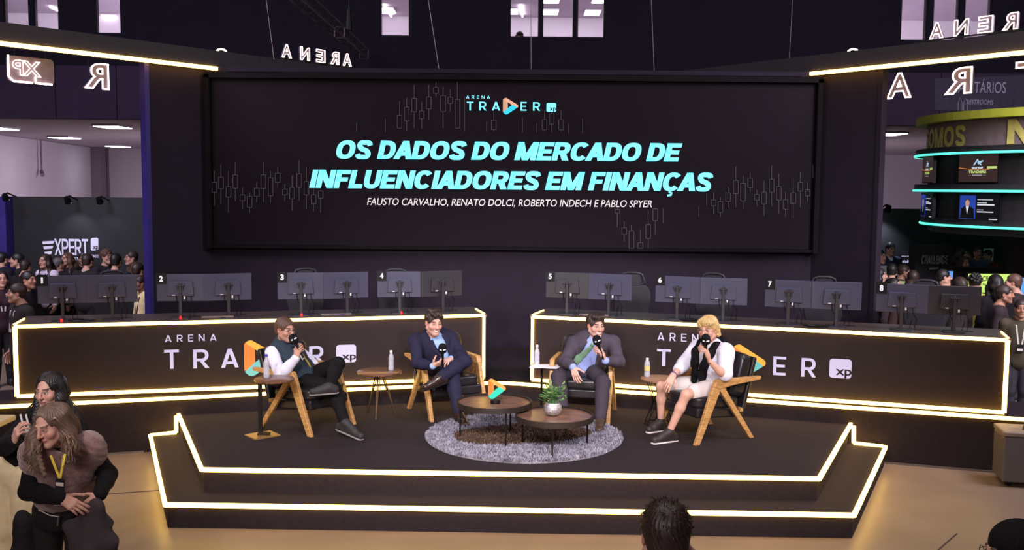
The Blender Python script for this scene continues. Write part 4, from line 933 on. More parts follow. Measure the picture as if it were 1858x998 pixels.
# man 1: cantilever table with a brass square base
c = Vector((-2.335, 9.76, Z0)); t = thing('side_table', 'small round side table on a square brass base holding a blue capped bottle', 'side table', c, 0, 'side tables beside the armchairs')
table_top(t, c, .635, .195)
a45 = Matrix.Rotation(math.radians(8), 3, 'Z')
obj('foot_plate', MB().box(Vector((-2.515, 9.99, Z0 + .006)), (.28, .24, .012), Matrix.Rotation(math.radians(40), 3, 'Z')), mat('brushed_brass', (206, 166, 96), .35, .7, var=.08), t)
obj('foot_bracket', MB().box(Vector((-2.50, 9.985, Z0 + .022)), (.12, .06, .02)), M_BLK, t)
obj('post', MB().box((-2.53, 9.97, Z0 + .32), (.04, .02, .60)).bar((-2.53, 9.97, Z0 + .606), (-2.33, 9.77, Z0 + .606), .05, .012), M_BLK, t)
bottle((-2.42, 9.80, Z0 + .635), 'clear water bottle with a blue cap on the brass based side table', .225, True, (70, 80, 190))
# between man 1 and man 2: hairpin legs
c = Vector((-1.452, 10.93, Z0)); t = thing('side_table', 'round wooden side table on three thin splayed legs between the two left armchairs', 'side table', c, 0, 'side tables beside the armchairs')
table_top(t, c, .50, .248)
for k, (a, b) in enumerate((((-1.60, 11.04), 200), ((-1.466, 10.72), 270), ((-1.285, 11.0), -20))):
    top = c + Vector((.03 * math.cos(math.radians(b)), .03 * math.sin(math.radians(b)), .48)); f0 = Vector((*a, Z0 + .005))
    obj('leg', MB().tube([top + Vector((-.012, 0, 0)), f0], .008, 8).tube([top + Vector((.012, 0, 0)), f0 + (top - f0) * .12], .006, 6), mat('bronze_rod', (110, 88, 66), .4, .7), t)
bottle((-1.33, 10.98, Z0 + .50), 'clear water bottle with a white cap on the thin legged side table', .215)
# man 3: pedestal table with papers and bottle
c = Vector((.36, 11.05, Z0)); t = thing('side_table', 'small round pedestal table left of the man with the green tie, papers on top', 'side table', c, 0, 'side tables beside the armchairs')
table_top(t, c, .56, .15); obj('post', MB().tube([c + Vector((-.02, 0, .56)), c + Vector((-.02, 0, .01))], .014, 10), M_BLK, t); obj('foot_plate', MB().lathe([(0, 0), (.12, 0), (.12, .012), (0, .012)], c, 32), M_BLK, t)
bottle((.285, 11.03, Z0 + .56), 'clear water bottle beside the papers on the pedestal table', .225)
k = thing('paper_stack', 'white sheets of paper lying on the pedestal table', 'papers', (.36, 10.95, Z0 + .561)); M_PAPER = mat('white_paper', (236, 232, 242), .7, var=.02)
for i in range(4): obj('sheet', MB().box((.36 + .006 * i, 10.94 - .004 * i, Z0 + .5625 + .0025 * i), (.30, .21, .0015), Matrix.Rotation(math.radians(6 * i - 8), 3, 'Z')), M_PAPER, k)
# man 4: stool table with a wire base
c = Vector((1.60, 10.66, Z0)); t = thing('side_table', 'round side table on a wire cage base beside the blond man in shorts', 'side table', c, 0, 'side tables beside the armchairs')
table_top(t, c, .50, .205, mat('pale_brown_top', (150, 112, 92), .5))
m = MB()
for i in range(12):
    a = math.radians(30 * i); a2 = a + math.radians(30); m.tube([c + Vector((.15 * math.cos(a), .15 * math.sin(a), .48)), c + Vector((.07 * math.cos(a2), .07 * math.sin(a2), .24)), c + Vector((.16 * math.cos(a), .16 * math.sin(a), .006))], .0035, 5)
obj('wire_cage', m, M_BLK, t); obj('base_ring', MB().tube([c + Vector((.16 * math.cos(i * .2618), .16 * math.sin(i * .2618), .008)) for i in range(24)], .005, 6, closed=True), M_BLK, t)
bottle((1.47, 10.72, Z0 + .50), 'water bottle with a yellowish sleeve beside the blond man in shorts', .20, True, (238, 236, 236), (206, 188, 120))
# ================================================================== odds and ends on the hall floor
w0 = Vector((5.10, 9.90, 0)); t = thing('equipment_case', 'grey wheeled equipment case standing at the right edge of the hall floor', 'case', w0)
M_CASE = mat('grey_case_shell', (92, 84, 84), .6, var=.06)
obj('body', MB().box(w0 + Vector((.10, 0, .28)), (.55, .40, .46), Matrix.Rotation(math.radians(-12), 3, 'Z')), M_CASE, t, bevel=.02)
obj('lid', MB().box(w0 + Vector((.10, 0, .535)), (.56, .41, .05), Matrix.Rotation(math.radians(-12), 3, 'Z')), mat('pale_case_lid', (132, 116, 104), .6), t, bevel=.015)
obj('handle', MB().tube([w0 + Vector((.02, -.05, .56)), w0 + Vector((.02, -.05, .60)), w0 + Vector((.20, -.09, .60)), w0 + Vector((.20, -.09, .56))], .012, 8), M_CASE, t)
for dx in (-.12, .30): obj('wheel', MB().tube([w0 + Vector((dx, -.10, .03)), w0 + Vector((dx, -.06, .03))], .03, 14), M_BLK, t)
obj('latch', MB().box(w0 + Vector((.09, -.20, .44)), (.04, .02, .03)), mat('chrome_latch', (200, 205, 215), .2, .9), t)
q = Vector((5.25, 9.45, 0)); t = thing('tote_bag', 'lime green carrier bag in front of the grey case', 'bag', q); M_BAG = mat('lime_bag', (160, 172, 60), .6, var=.1)
obj('body', MB().prism([(-.14, 0), (.14, 0), (.16, .26), (.02, .30), (-.17, .22)], q + Vector((0, -.05, .002)), (1, .2, 0), (0, 0, 1), (0, 1, 0), .10), M_BAG, t, bevel=.012)
for dy in (-.04, .04): obj('handle', MB().tube([q + Vector((-.07, dy, .25)), q + Vector((-.06, dy, .36)), q + Vector((.03, dy, .37)), q + Vector((.06, dy, .27))], .006, 6), M_BAG, t)
w0 = G(-26, 772, .76); t = thing('high_table', 'pale cornered table top at the far left edge', 'table', (w0.x - .3, w0.y + .2, 0))
obj('tabletop', MB().box((w0.x - .25, w0.y + .18, .735), (.62, .5, .05)), mat('pale_table', (200, 180, 140), .5), t, bevel=.01)
for dx in (-.5, -.06): obj('leg', MB().box((w0.x + dx, w0.y + .18, .355), (.05, .05, .71)), M_CASE, t)
# ================================================================== people: rounded volumes blended into one skin
f32 = np.float32
def A(v): return np.array(v, dtype=float)
class Sdf:
    """a list of tapered limbs and ellipsoids blended smoothly, meshed as one closed surface"""
    def __init__(s): s.ops = []
    def _add(s, fn, lo, hi, k, mode='u'): s.ops.append((fn, A(lo), A(hi), k, mode)); return s
    def cone(s, a, b, ra, rb, k=.02, flat=None, mode='u'):
        a, b = A(a), A(b)
        if flat is None:
            d = b - a; dd = max(d @ d, 1e-9)
            def fn(x, y, z):
                px, py, pz = x - a[0], y - a[1], z - a[2]
                t = np.clip((px * d[0] + py * d[1] + pz * d[2]) / dd, 0, 1)
                return np.sqrt((px - t * d[0]) ** 2 + (py - t * d[1]) ** 2 + (pz - t * d[2]) ** 2) - (ra + t * (rb - ra))
        else:
            n, q = A(flat[0]), flat[1]; n = n / np.linalg.norm(n); g = 1 / q - 1
            d = b - a; d2 = d + n * (d @ n) * g; dd = max(d2 @ d2, 1e-9)
            def fn(x, y, z):
                px, py, pz = x - a[0], y - a[1], z - a[2]; w = (px * n[0] + py * n[1] + pz * n[2]) * g
                px, py, pz = px + w * n[0], py + w * n[1], pz + w * n[2]
                t = np.clip((px * d2[0] + py * d2[1] + pz * d2[2]) / dd, 0, 1)
                return (np.sqrt((px - t * d2[0]) ** 2 + (py - t * d2[1]) ** 2 + (pz - t * d2[2]) ** 2) - (ra + t * (rb - ra))) * q
        r = max(ra, rb); return s._add(fn, np.minimum(a, b) - r, np.maximum(a, b) + r, k, mode)
    def ell(s, c, r, R=None, k=.02, mode='u'):
        c, r = A(c), A(r); R = np.eye(3) if R is None else np.array(R, dtype=float)      # columns = axes
        def fn(x, y, z):
            px, py, pz = x - c[0], y - c[1], z - c[2]; q0 = q1 = 0
            for i in range(3):
                w = px * R[0, i] + py * R[1, i] + pz * R[2, i]; q0 = q0 + (w / r[i]) ** 2; q1 = q1 + (w / r[i] ** 2) ** 2
            q0 = np.sqrt(q0); return q0 * (q0 - 1) / np.sqrt(q1 + 1e-9)
        e = np.sqrt(((R * r) ** 2).sum(1)); return s._add(fn, c - e, c + e, k, mode)
    def plane(s, c, n, k=.01):
        """cut away everything on the side n points to"""
        c, n = A(c), A(n); n = n / np.linalg.norm(n)
        return s._add(lambda x, y, z: -((x - c[0]) * n[0] + (y - c[1]) * n[1] + (z - c[2]) * n[2]), None or [-1e3] * 3, [1e3] * 3, k, 's')
    def chain(s, pts, rs, k=.02, flat=None):
        for i in range(len(pts) - 1): s.cone(pts[i], pts[i + 1], rs[i], rs[i + 1], k, flat)
        return s
    def group(s, g, k=.01):
        lo = np.min([o[1] for o in g.ops if o[4] == 'u'], 0); hi = np.max([o[2] for o in g.ops if o[4] == 'u'], 0)
        def fn(x, y, z):
            D = None
            for o in g.ops:
                d = o[0](x, y, z); D = d if D is None else _smin(D, d, o[3])
            return D
        return s._add(fn, lo, hi, k)
    def mesh(s, h):
        us = [o for o in s.ops if o[4] == 'u']; lo = np.min([o[1] for o in us], 0) - .03 - 3 * h; hi = np.max([o[2] for o in us], 0) + .03 + 3 * h
        n = np.ceil((hi - lo) / h).astype(int) + 1; D = np.full(n, .05, f32)
        ax = [(lo[i] + h * np.arange(n[i])).astype(f32) for i in range(3)]
        for fn, a, b, k, mode in s.ops:
            i0 = np.clip(np.floor((a - lo - k - .012 - 2 * h) / h).astype(int), 0, n - 1); i1 = np.clip(np.ceil((b - lo + k + .012 + 2 * h) / h).astype(int) + 1, 1, n)
            if np.any(i1 <= i0): continue
            sl = tuple(slice(p, q) for p, q in zip(i0, i1))
            d = fn(ax[0][sl[0]][:, None, None], ax[1][sl[1]][None, :, None], ax[2][sl[2]][None, None, :]).astype(f32)
            D[sl] = _smin(D[sl], d, k) if mode == 'u' else -_smin(-D[sl], d, k)
        D[0], D[-1], D[:, 0], D[:, -1], D[:, :, 0], D[:, :, -1] = (.05,) * 6
        return _nets(D, lo, h)
def _smin(a, b, k):
    if k <= 1e-6: return np.minimum(a, b)
    q = np.maximum(k - np.abs(a - b), 0) / k; return np.minimum(a, b) - q * q * (k * .25)
def _nets(D, lo, h):
    I = D < 0; c = np.zeros(tuple(np.array(D.shape) - 1), np.uint8)
    for i in (0, 1):
        for j in (0, 1):
            for k in (0, 1): c += I[i:c.shape[0] + i, j:c.shape[1] + j, k:c.shape[2] + k]
    ii, jj, kk = np.nonzero((c > 0) & (c < 8)); ids = np.full(c.shape, -1, np.int32); ids[ii, jj, kk] = np.arange(len(ii))
    acc = np.zeros((len(ii), 3)); cnt = np.zeros(len(ii)); V = {}
    for q in range(8): V[q] = D[ii + (q >> 2 & 1), jj + (q >> 1 & 1), kk + (q & 1)].astype(float)
    for a in range(8):
        for bit in (4, 2, 1):
            if a & bit: continue
            b = a | bit; m = (V[a] < 0) != (V[b] < 0); t = np.where(m, V[a] / np.where(m, V[a] - V[b], 1), 0)
            for ax_, bb in enumerate((4, 2, 1)): acc[:, ax_] += np.where(m, (1.0 if a & bb else 0.0) + (t if bb == bit else 0), 0)
            cnt += m
    P_ = acc / cnt[:, None] + np.stack((ii, jj, kk), 1); P_ = P_ * h + lo; Fs = []
    for ax_ in range(3):
        a, b = [slice(None)] * 3, [slice(None)] * 3; a[ax_] = slice(0, -1); b[ax_] = slice(1, None)
        o1, o2 = [x for x in range(3) if x != ax_]
        for o in (o1, o2): a[o] = slice(1, -1); b[o] = slice(1, -1)
        ia, ib = I[tuple(a)], I[tuple(b)]; w = np.array(np.nonzero(ia != ib)); ins = ia[tuple(w)]
        base = w.copy(); base[o1] += 1; base[o2] += 1; q = []
        for d1, d2 in ((-1, -1), (0, -1), (0, 0), (-1, 0)):
            z = base.copy(); z[o1] += d1; z[o2] += d2; q.append(ids[tuple(z)])
        q = np.stack(q, 1); fl = ins if ax_ != 1 else ~ins; q[~fl] = q[~fl][:, ::-1]; Fs.append(q)
    return P_, np.concatenate(Fs)
def surf(name, P_, Fq, m, parent=None, cols=None, disp=None):
    """numpy vertices and quads to an object; disp(points) pushes along the normals (folds, strands)"""
    me = bpy.data.meshes.new(name); me.vertices.add(len(P_)); me.vertices.foreach_set('co', P_.astype(f32).ravel())
    me.loops.add(Fq.size); me.loops.foreach_set('vertex_index', Fq.astype(np.int32).ravel()); me.polygons.add(len(Fq))
    me.polygons.foreach_set('loop_start', np.arange(0, Fq.size, 4, dtype=np.int32)); me.polygons.foreach_set('loop_total', np.full(len(Fq), 4, np.int32))
    me.update(calc_edges=True); me.validate()
    if disp is not None:
        N = np.empty(len(P_) * 3, f32); me.vertices.foreach_get('normal', N); N = N.reshape(-1, 3)
        me.vertices.foreach_set('co', (P_ + N * disp(P_)[:, None]).astype(f32).ravel()); me.update()
    me.polygons.foreach_set('use_smooth', np.ones(len(me.polygons), bool))
    if cols is not None:
        at = me.color_attributes.new('Col', 'FLOAT_COLOR', 'POINT'); c4 = np.ones((len(P_), 4), f32); c4[:, :3] = cols; at.data.foreach_set('color', c4.ravel())
    me.materials.append(m); o = bpy.data.objects.new(name, me); col.objects.link(o)
    if parent is not None: o.parent = parent
    return o
def folds(amp, fr=30.0, seed=0.0):
    def fn(p):
        x, y, z = p[:, 0] * fr + seed, p[:, 1] * fr + seed * 2, p[:, 2] * fr * .8
        w = np.sin(x * .6 + np.sin(z * .7 + seed)) + np.sin(y * .5 + 1.3 * np.sin(z * .55)); return amp * (np.sin(z * .9 + 1.6 * w) * .6 + .4 * np.sin(x + y * .8 + w))
    return fn

# ------------------------------------------------------------------ anatomy
class Fig:
    """joints in metres; l = the figure's own left"""
    def __init__(s, **J):
        s.J = {k: A(v) for k, v in J.items()}; g = s.J
        s.pel = (g['hip_l'] + g['hip_r']) / 2
        if 'neck' not in g: g['neck'] = (g['sh_l'] + g['sh_r']) / 2 + A((0, 0, .05))
        s.T = np.linalg.norm(g['neck'] - s.pel); s.u = (g['neck'] - s.pel) / s.T
        L = g['sh_l'] - g['sh_r']; L = L - s.u * (L @ s.u); s.l = L / np.linalg.norm(L); s.f = np.cross(s.l, s.u)
        H = g['hip_l'] - g['hip_r']; s.hl = H / np.linalg.norm(H)
        s.R = np.stack((s.l, s.f, s.u), 1); s.w = 1.0; s.hs = 1.0
    def head(s, c, fwd, up=(0, 0, 1), scale=1.0):
        s.hc = A(c); f = A(fwd); f /= np.linalg.norm(f); u = A(up); u = u - f * (u @ f); u /= np.linalg.norm(u)
        s.hf, s.hu, s.hL = f, u, np.cross(u, f); s.HR = np.stack((s.hL, s.hf, s.hu), 1); s.hs = scale; return s
    def hp(s, x, y, z): return s.hc + s.HR @ (A((x, y, z)) * s.hs)
    def tp(s, x, y, t): return s.pel + s.l * x + s.f * y + s.u * (t * s.T)
    def hloc(s, p): return (p - s.hc) @ s.HR / s.hs

def put_head(S, g, fem=False):
    q = g.hs; e = lambda c, r, k=.015, mode='u': S.ell(g.hp(*c), A(r) * q, g.HR, k * q, mode); cn = lambda a, b, ra, rb, k=.015, mode='u': S.cone(g.hp(*a), g.hp(*b), ra * q, rb * q, k * q, None, mode)
    e((0, -.018, .035), (.074, .094, .083)); e((0, .028, -.028), (.060, .062, .085), .03)
    jw = .050 if fem else .056
    for s in (-1, 1):
        cn((s * jw, .0, -.055), (s * .012, .066, -.100), .022, .020, .03); e((s * .040, .060, -.026), (.026, .024, .026), .02)
        e((s * .032, .100, .006), (.019, .014, .011), .014, 's')
        e((s * .076, -.008, -.004), (.008, .020, .032), .006); e((s * .081, .0, -.003), (.004, .011, .018), .004, 's')
    cn((-.036, .081, .026), (.036, .081, .026), .010, .010, .016)
    for s in (-1, 1): e((s * .032, .0775, .006), (.0145, .0125, .0125), .003)
    cn((0, .090, .018), (0, .110, -.024), .007, .0125, .010); cn((-.012, .098, -.028), (.012, .098, -.028), .008, .008, .006)
    e((0, .083, -.056), (.026, .013, .006), .007); e((0, .083, -.068), (.022, .013, .007), .007); cn((-.010, .078, -.098), (.010, .078, -.098), .014, .014, .015)
def put_neck(S, g, r=.052):
    S.cone(g.hp(0, -.028, -.055), g.J['neck'] - g.u * .02, r * .96, r * 1.12, .03); S.cone(g.J['neck'], g.J['sh_l'] * .45 + g.J['neck'] * .55, r * .95, .038, .05); S.cone(g.J['neck'], g.J['sh_r'] * .45 + g.J['neck'] * .55, r * .95, .038, .05)
def put_torso(S, g, off=0.0, k=.05, bust=0.0, lo=0.0):
    w = g.w
    S.ell(g.tp(0, -.005, .03), A((.160 * w + off, .115 * w + off, .125 + off)), np.stack((g.hl, np.cross(g.hl, g.u), g.u), 1), k)
    S.ell(g.tp(0, .008, .34), A((.140 * w + off, .106 * w + off, .185 + off)), g.R, k); S.ell(g.tp(0, .0, .70), A((.158 * w + off, .110 * w + off, .195 + off)), g.R, k)
    S.cone(g.J['sh_l'], g.J['sh_r'], .056 + off, .056 + off, k, (g.f, .95))
    if bust:
        for x in (-.07, .07): S.ell(g.tp(x, .085 * w, .66), A((.068, .058, .068)) * bust + off, g.R, .03)
def put_arm(S, g, s, off=0.0, upto=1.0, k=.025, r=1.0):
    """upto: 0..1 along the forearm, negative: a short sleeve ending on the upper arm"""
    a, b, c = g.J['sh_' + s], g.J['el_' + s], g.J['wr_' + s]; r0, r1, r2 = (x * r * (.5 + .5 * g.w) + off for x in (.054, .041, .028))
    if upto < 0: e = a + (b - a) * -upto; S.cone(a, e, r0, r0 + (r1 - r0) * -upto + .006, k); return
    S.cone(a, b, r0, r1, k)
    e = b + (c - b) * upto; S.cone(b, b + (c - b) * .35, r1, r1 * .99, k)
    if upto > .35: S.cone(b + (c - b) * .35, e, r1 * .99, r1 + (r2 - r1) * upto, k)
def put_leg(S, g, s, off=0.0, upto=1.0, k=.03, r=1.0):
    a, b, c = g.J['hip_' + s], g.J['kn_' + s], g.J['an_' + s]; w = .5 + .5 * g.w
    S.cone(a, b, .085 * w * r + off, .056 * r + off, k)
    if upto > 0:
        e = b + (c - b) * upto; m = b + (c - b) * min(.35, upto); S.cone(b, m, .055 * r + off, .054 * r + off, k)
        if upto > .35: S.cone(m, e, .054 * r + off, (.054 + (.037 - .054) * (upto - .35) / .65) * r + off, k)
def put_foot(S, g, s, off=0.0, k=.02):
    a, t = g.J['an_' + s], g.J['to_' + s]; d = (t - a); S.cone(a, a + d * .12 - A((0, 0, .01)), .036 + off, .036 + off, k); h = g.J.get('he_' + s, a - d * .25 * 0 + A((0, 0, -.045)))
    S.cone(h, t, .034 + off, .028 + off, k); S.cone(a, a + d * .6, .034 + off, .030 + off, k)
def put_hand(S, g, W, fd, pn, side, curl=(.35, .45, .3), thumb=.3, spread=.12, sc=1.0):
    W, fd, pn = A(W), A(fd), A(pn); fd /= np.linalg.norm(fd); pn = pn - fd * (pn @ fd); pn /= np.linalg.norm(pn)
    td = np.cross(fd, pn) if side == 'r' else np.cross(pn, fd); H = Sdf(); tips = []
    rot = lambda v, ax, a: v * math.cos(a) + np.cross(ax, v) * math.sin(a) + ax * (ax @ v) * (1 - math.cos(a))
    ax = np.cross(fd, pn)
    for i, (o, kx, Ls, r) in enumerate(((.030, .088, (.045, .027, .020), .0092), (.0105, .092, (.050, .031, .022), .0095), (-.0095, .088, (.046, .029, .021), .0090), (-.028, .080, (.036, .021, .018), .0080))):
        K = W + (fd * kx + td * o * 1.02) * sc; H.cone(W + (td * o * .55 + fd * .01) * sc, K, .0145 * sc, .0125 * sc, .014)
        d = fd + td * (1.5 - i) * spread * .5; d /= np.linalg.norm(d); p = K; j = 1 + .10 * (i - 1)
        for c_, L in zip(curl, Ls):
            d = rot(d, ax, c_ * j); q = p + d * L * sc; H.cone(p, q, r * sc, r * .92 * sc, .003); p = q
        tips.append(p)
    p = W + (fd * .022 + td * .026 + pn * .006) * sc; d = fd * .62 + td * .72 + pn * (.15 + thumb * .6); d /= np.linalg.norm(d)
    for L, r, c_ in ((.042, .0135, 0), (.032, .0105, thumb), (.026, .0095, thumb)):
        d = d + (pn * .5 + (fd - td) * .5) * c_; d /= np.linalg.norm(d); q = p + d * L * sc; H.cone(p, q, r * sc, r * .9 * sc, .006); p = q
    S.group(H, .012); S.cone(W - fd * .02, W + fd * .02, .026 * sc, .026 * sc, .02, (pn, .72))
    return tips

def paint(g, P_, skin, lips=None, brow=(50, 36, 30), beard=0.0, beard_c=(70, 50, 42), smile=0.0, eye=(40, 28, 22), fine=True, lid=0.0):
    """skin, eyes, brows, lips and beard as the mesh's own colours"""
    c = np.tile(A(lin(skin)), (len(P_), 1)); q = g.hloc(P_); x, y, z = q.T; front = (y > .035) & (np.abs(x) < .075) & (z > -.13) & (z < .1)
    def mix(m, rgb, a=1.0): m = np.asarray(m, float) * a; c[:] = c * (1 - m[:, None]) + A(lin(rgb)) * m[:, None]
    red = tuple(v * f for v, f in zip(skin, (.98, .82, .80)))
    mix(front * np.exp(-(((np.abs(x) - .040) / .022) ** 2 + ((z + .026) / .02) ** 2)), red, .5); mix(np.exp(-((x / .016) ** 2 + ((z + .022) / .014) ** 2)) * (y > .09), red, .5)
    mix(np.exp(-(((np.abs(x) - .080) / .012) ** 2)) * (np.abs(z) < .04) * (np.abs(y) < .04), red, .5)
    if beard:
        low = np.clip((-.030 - z + .35 * np.maximum(np.abs(x) - .02, 0)) / .02, 0, 1) * (y > -.015 + .0 * z) * (z > -.125); low = np.maximum(low, ((z > -.053) & (z < -.036) & (np.abs(x) < .032) & (y > .07)) * .9)
        low *= np.maximum(np.clip((np.abs(z + .062) - .006) / .004, 0, 1), np.abs(x) > .026); mix(low, beard_c, beard)
    ex = np.abs(x) - .031
    lw = 1.0 if fine else 1.35
    mix(front * (np.abs(ex) < .019 * lw) * (np.abs(z - .0315 - .10 * (.012 - np.abs(ex)) ) < .0046 * lw) * (y > .05), brow, .9)
    sock = front * np.exp(-((ex / .018) ** 2 + ((z - .008) / .011) ** 2)) * (y > .055); mix(sock, tuple(v * .72 for v in skin), .45)
    op = .0062 * (1 - lid)
    if fine:
        e_ = (ex / .0135) ** 2 + ((z - .006) / op) ** 2; mix((e_ < 1) * front * (y > .06), (226, 220, 218)); mix((((x - np.sign(x) * .031) / .0062) ** 2 + ((z - .006) / (op * 1.02)) ** 2 < 1) * front * (y > .06), eye)
        mix((np.abs(ex) < .0145) * (np.abs(z - .006 - op * .95 * np.sqrt(np.clip(1 - (ex / .0145) ** 2, 0, 1))) < .0022) * front, (40, 28, 24), .85)
    else: mix(((ex / .013) ** 2 + ((z - .006) / .006) ** 2 < 1) * front * (y > .055), (58, 44, 42), .9)
    L = lips or tuple(v * f for v, f in zip(skin, (.86, .62, .62)))
    sm = z + .062 - smile * .012 * (np.abs(x) / .03) ** 2 * (1 if smile else 0)
    wd = .027 + .010 * smile; op2 = .010 + .002 * smile
    mix((np.abs(x) < wd) * (np.abs(sm) < op2 * np.sqrt(np.clip(1 - (x / wd) ** 2, 0, 1))) * (y > .05) * front, L, .9)
    if smile: mix((np.abs(x) < wd * .86) * (np.abs(sm) < op2 * .55 * smile * np.sqrt(np.clip(1 - (x / (wd * .86)) ** 2, 0, 1)) + 0) * (y > .05) * front, (240, 236, 232))
    else: mix((np.abs(x) < wd * .9) * (np.abs(sm) < .0016) * (y > .05) * front, (90, 48, 46), .8)
    return c
M_SKIN = vcol('skin', .52)
def put_hair(S, g, style, vol=1.0):
    q = g.hs; e = lambda c, r, k=.02, mode='u': S.ell(g.hp(*c), A(r) * q, g.HR, k * q, mode); cn = lambda a, b, ra, rb, k=.02, flat=None: S.cone(g.hp(*a), g.hp(*b), ra * q, rb * q, k * q, flat)
    o = .010 * vol
    e((0, -.020, .037), (.075 + o, .093 + o, .083 + o))
    if style in ('short', 'tousled', 'crop', 'side'):
        e((0, -.055, -.018), (.066 + o * .5, .052 + o * .5, .055), .02)
        if style == 'tousled':
            for c, r in (((.01, .052, .110), .030), ((-.035, .045, .103), .028), ((.045, .03, .10), .028), ((0, .0, .122), .034), ((-.04, -.02, .112), .032), ((.045, -.03, .108), .030), ((0, -.06, .105), .034), ((-.072, .015, .062), .022), ((.072, .015, .062), .022), ((-.02, .075, .092), .020), ((.03, .072, .09), .018)): e(c, (r, r, r * .8), .015)
        if style == 'side': e((.015, .035, .108), (.062, .058, .030), .02); e((-.05, .04, .085), (.03, .045, .04), .02)
        S.ell(g.hp(0, .085, -.022), A((.066, .062, .083)) * q, g.HR, .008, 's')
        for s in (-1, 1): S.ell(g.hp(s * .085, .012, -.03), A((.026, .034, .052)) * q, g.HR, .008, 's')
        S.plane(g.hp(0, 0, -.062), -g.hu * .8 - g.hf * .0, .01)
    elif style == 'long':                                          # parted in the middle, falling behind the cheeks
        e((0, -.06, -.02), (.070, .055, .06), .02); S.ell(g.hp(0, .090, -.004), A((.062, .066, .102)) * q, g.HR, .010, 's')
        for s in (-1, 1): S.ell(g.hp(s * .070, .070, -.03), A((.022, .05, .06)) * q, g.HR, .010, 's')
    elif style == 'curly':
        for i in range(46):
            a, b = i * 2.4, 1 - 2 * (i + .5) / 46
            if b < -.25: continue
            rr = math.sqrt(1 - b * b); e((.082 * rr * math.cos(a), -.025 + .100 * rr * math.sin(a), .040 + .092 * b), (.021, .021, .021), .006)
        S.ell(g.hp(0, .088, -.024), A((.062, .060, .080)) * q, g.HR, .008, 's'); S.plane(g.hp(0, 0, -.07), -g.hu, .01)
    elif style == 'bob':                                           # fringe swept to one side, curling at the nape
        e((.0, -.01, .062), (.086, .098, .078), .02); e((.022, .058, .082), (.066, .046, .040), .02); e((-.055, .045, .066), (.034, .046, .044), .02)
        for s in (-1, 1): cn((s * .078, -.03, .04), (s * .074, -.055, -.048), .026, .026, .02); e((s * .082, -.05, -.052), (.022, .028, .02), .012)
        e((0, -.075, -.03), (.070, .04, .05), .02); S.ell(g.hp(0, .094, -.030), A((.060, .058, .078)) * q, g.HR, .008, 's')
        for s in (-1, 1): S.ell(g.hp(s * .070, .065, -.03), A((.030, .05, .06)) * q, g.HR, .008, 's')
    elif style == 'cap': e((0, -.022, .050), (.088, .108, .088), .02); S.plane(g.hp(0, .05, .005), -g.hu + g.hf * .25, .012)
def hair_obj(g, style, m, parent, h, vol=1.0, amp=.0022, extra=None):
    S = Sdf(); put_hair(S, g, style, vol)
    if extra: extra(S)
    P_, Fq = S.mesh(h)
    def strands(p):
        q = g.hloc(p); a = np.arctan2(q[:, 0], q[:, 1] + .02); r = np.hypot(q[:, 0], q[:, 1] + .02)
        return amp * np.sin(34 * a + 9 * np.sin(22 * q[:, 2]) + 60 * r) + amp * .7 * np.sin(90 * q[:, 0] + 40 * q[:, 2])
    return surf('hair', P_, Fq, m, parent, None, strands)
def part_strands(g, ends_l, ends_r, parent, mats, n=150, r=.0028, seed=3):
    """hair combed from a middle parting down both sides"""
    R_ = np.random.default_rng(seed); mbs = [MB() for _ in mats]
    for i in range(n):
        s = 1 if i % 2 else -1; y0 = R_.uniform(-.085, .062); k = .93 + .10 * R_.random()
        top = .124 - .9 * max(0, y0 - .0) ** 1.35 * 3 - .35 * max(0, -y0 - .02)
        pts = [(s * .003, y0, top), (s * .045 * k, y0 - .004, top * .90), (s * .080 * k, y0 * .8 - .014, .062), (s * .093 * k, y0 * .55 - .024, .0), (s * .093 * k, y0 * .4 - .026, -.05)]
        e = (ends_l if s > 0 else ends_r)(R_); w = [V3(g.hp(*p)) for p in pts]; w += [w[-1] * .55 + e * .45 + R_.normal(0, .005, 3), e]
        mbs[R_.integers(len(mats))].tube(w, [r * .8, r, r * 1.1, r * 1.1, r * 1.1, r, r * .3], 5)
    for mb, m in zip(mbs, mats): obj('hair_strands', mb, m, parent, smooth=True)
def V3(p): return A(p)
def glasses(g, m, parent, r=.021, fill=None):
    mb = MB()
    for s in (-1, 1):
        mb.tube([g.hp(s * .032 + r * math.cos(a) * 1.1, .104 - .10 * abs(math.cos(a)) * .02, .004 + r * math.sin(a)) for a in [i * .3927 for i in range(16)]], .0018 * g.hs, 5, closed=True)
        mb.tube([g.hp(s * .055, .102, .008), g.hp(s * .082, .05, .008), g.hp(s * .083, -.01, .004)], .0016 * g.hs, 5)
    mb.tube([g.hp(-.010, .108, .007), g.hp(0, .112, .010), g.hp(.010, .108, .007)], .0018 * g.hs, 5); o = obj('glasses', mb, m, parent)
    if fill is not None:
        k = MB()
        for s in (-1, 1): k.add([g.hp(s * .032 + r * math.cos(i * .3927) * 1.08, .103, .004 + r * math.sin(i * .3927)) for i in range(16)], [tuple(range(16))])
        obj('lens', k, fill, o)
    return o
def ribbon(name, pts, w, m, parent, nrm, th=.004):
    mb = MB(); n = len(pts)
    for i in range(n - 1): mb.bar(pts[i], pts[i + 1], w, th, nrm)
    return obj(name, mb, m, parent)
def surface_pt(g, x, t, off=0.0, w=None):
    """a point on the front of the torso, x metres to the figure's left, t along the spine"""
    w = g.w; out = g.tp(0, 0, t); y = 0
    for cy, ct, rx, ry, rz in ((-.005, .03, .160, .115, .125), (.008, .34, .140, .106, .185), (0, .70, .158, .110, .195)):
        v = 1 - (x / (rx * w)) ** 2 - ((t - ct) * g.T / rz) ** 2
        if v > 0: y = max(y, cy + ry * w * math.sqrt(v))
    return Vector(g.tp(x, y + off, t))
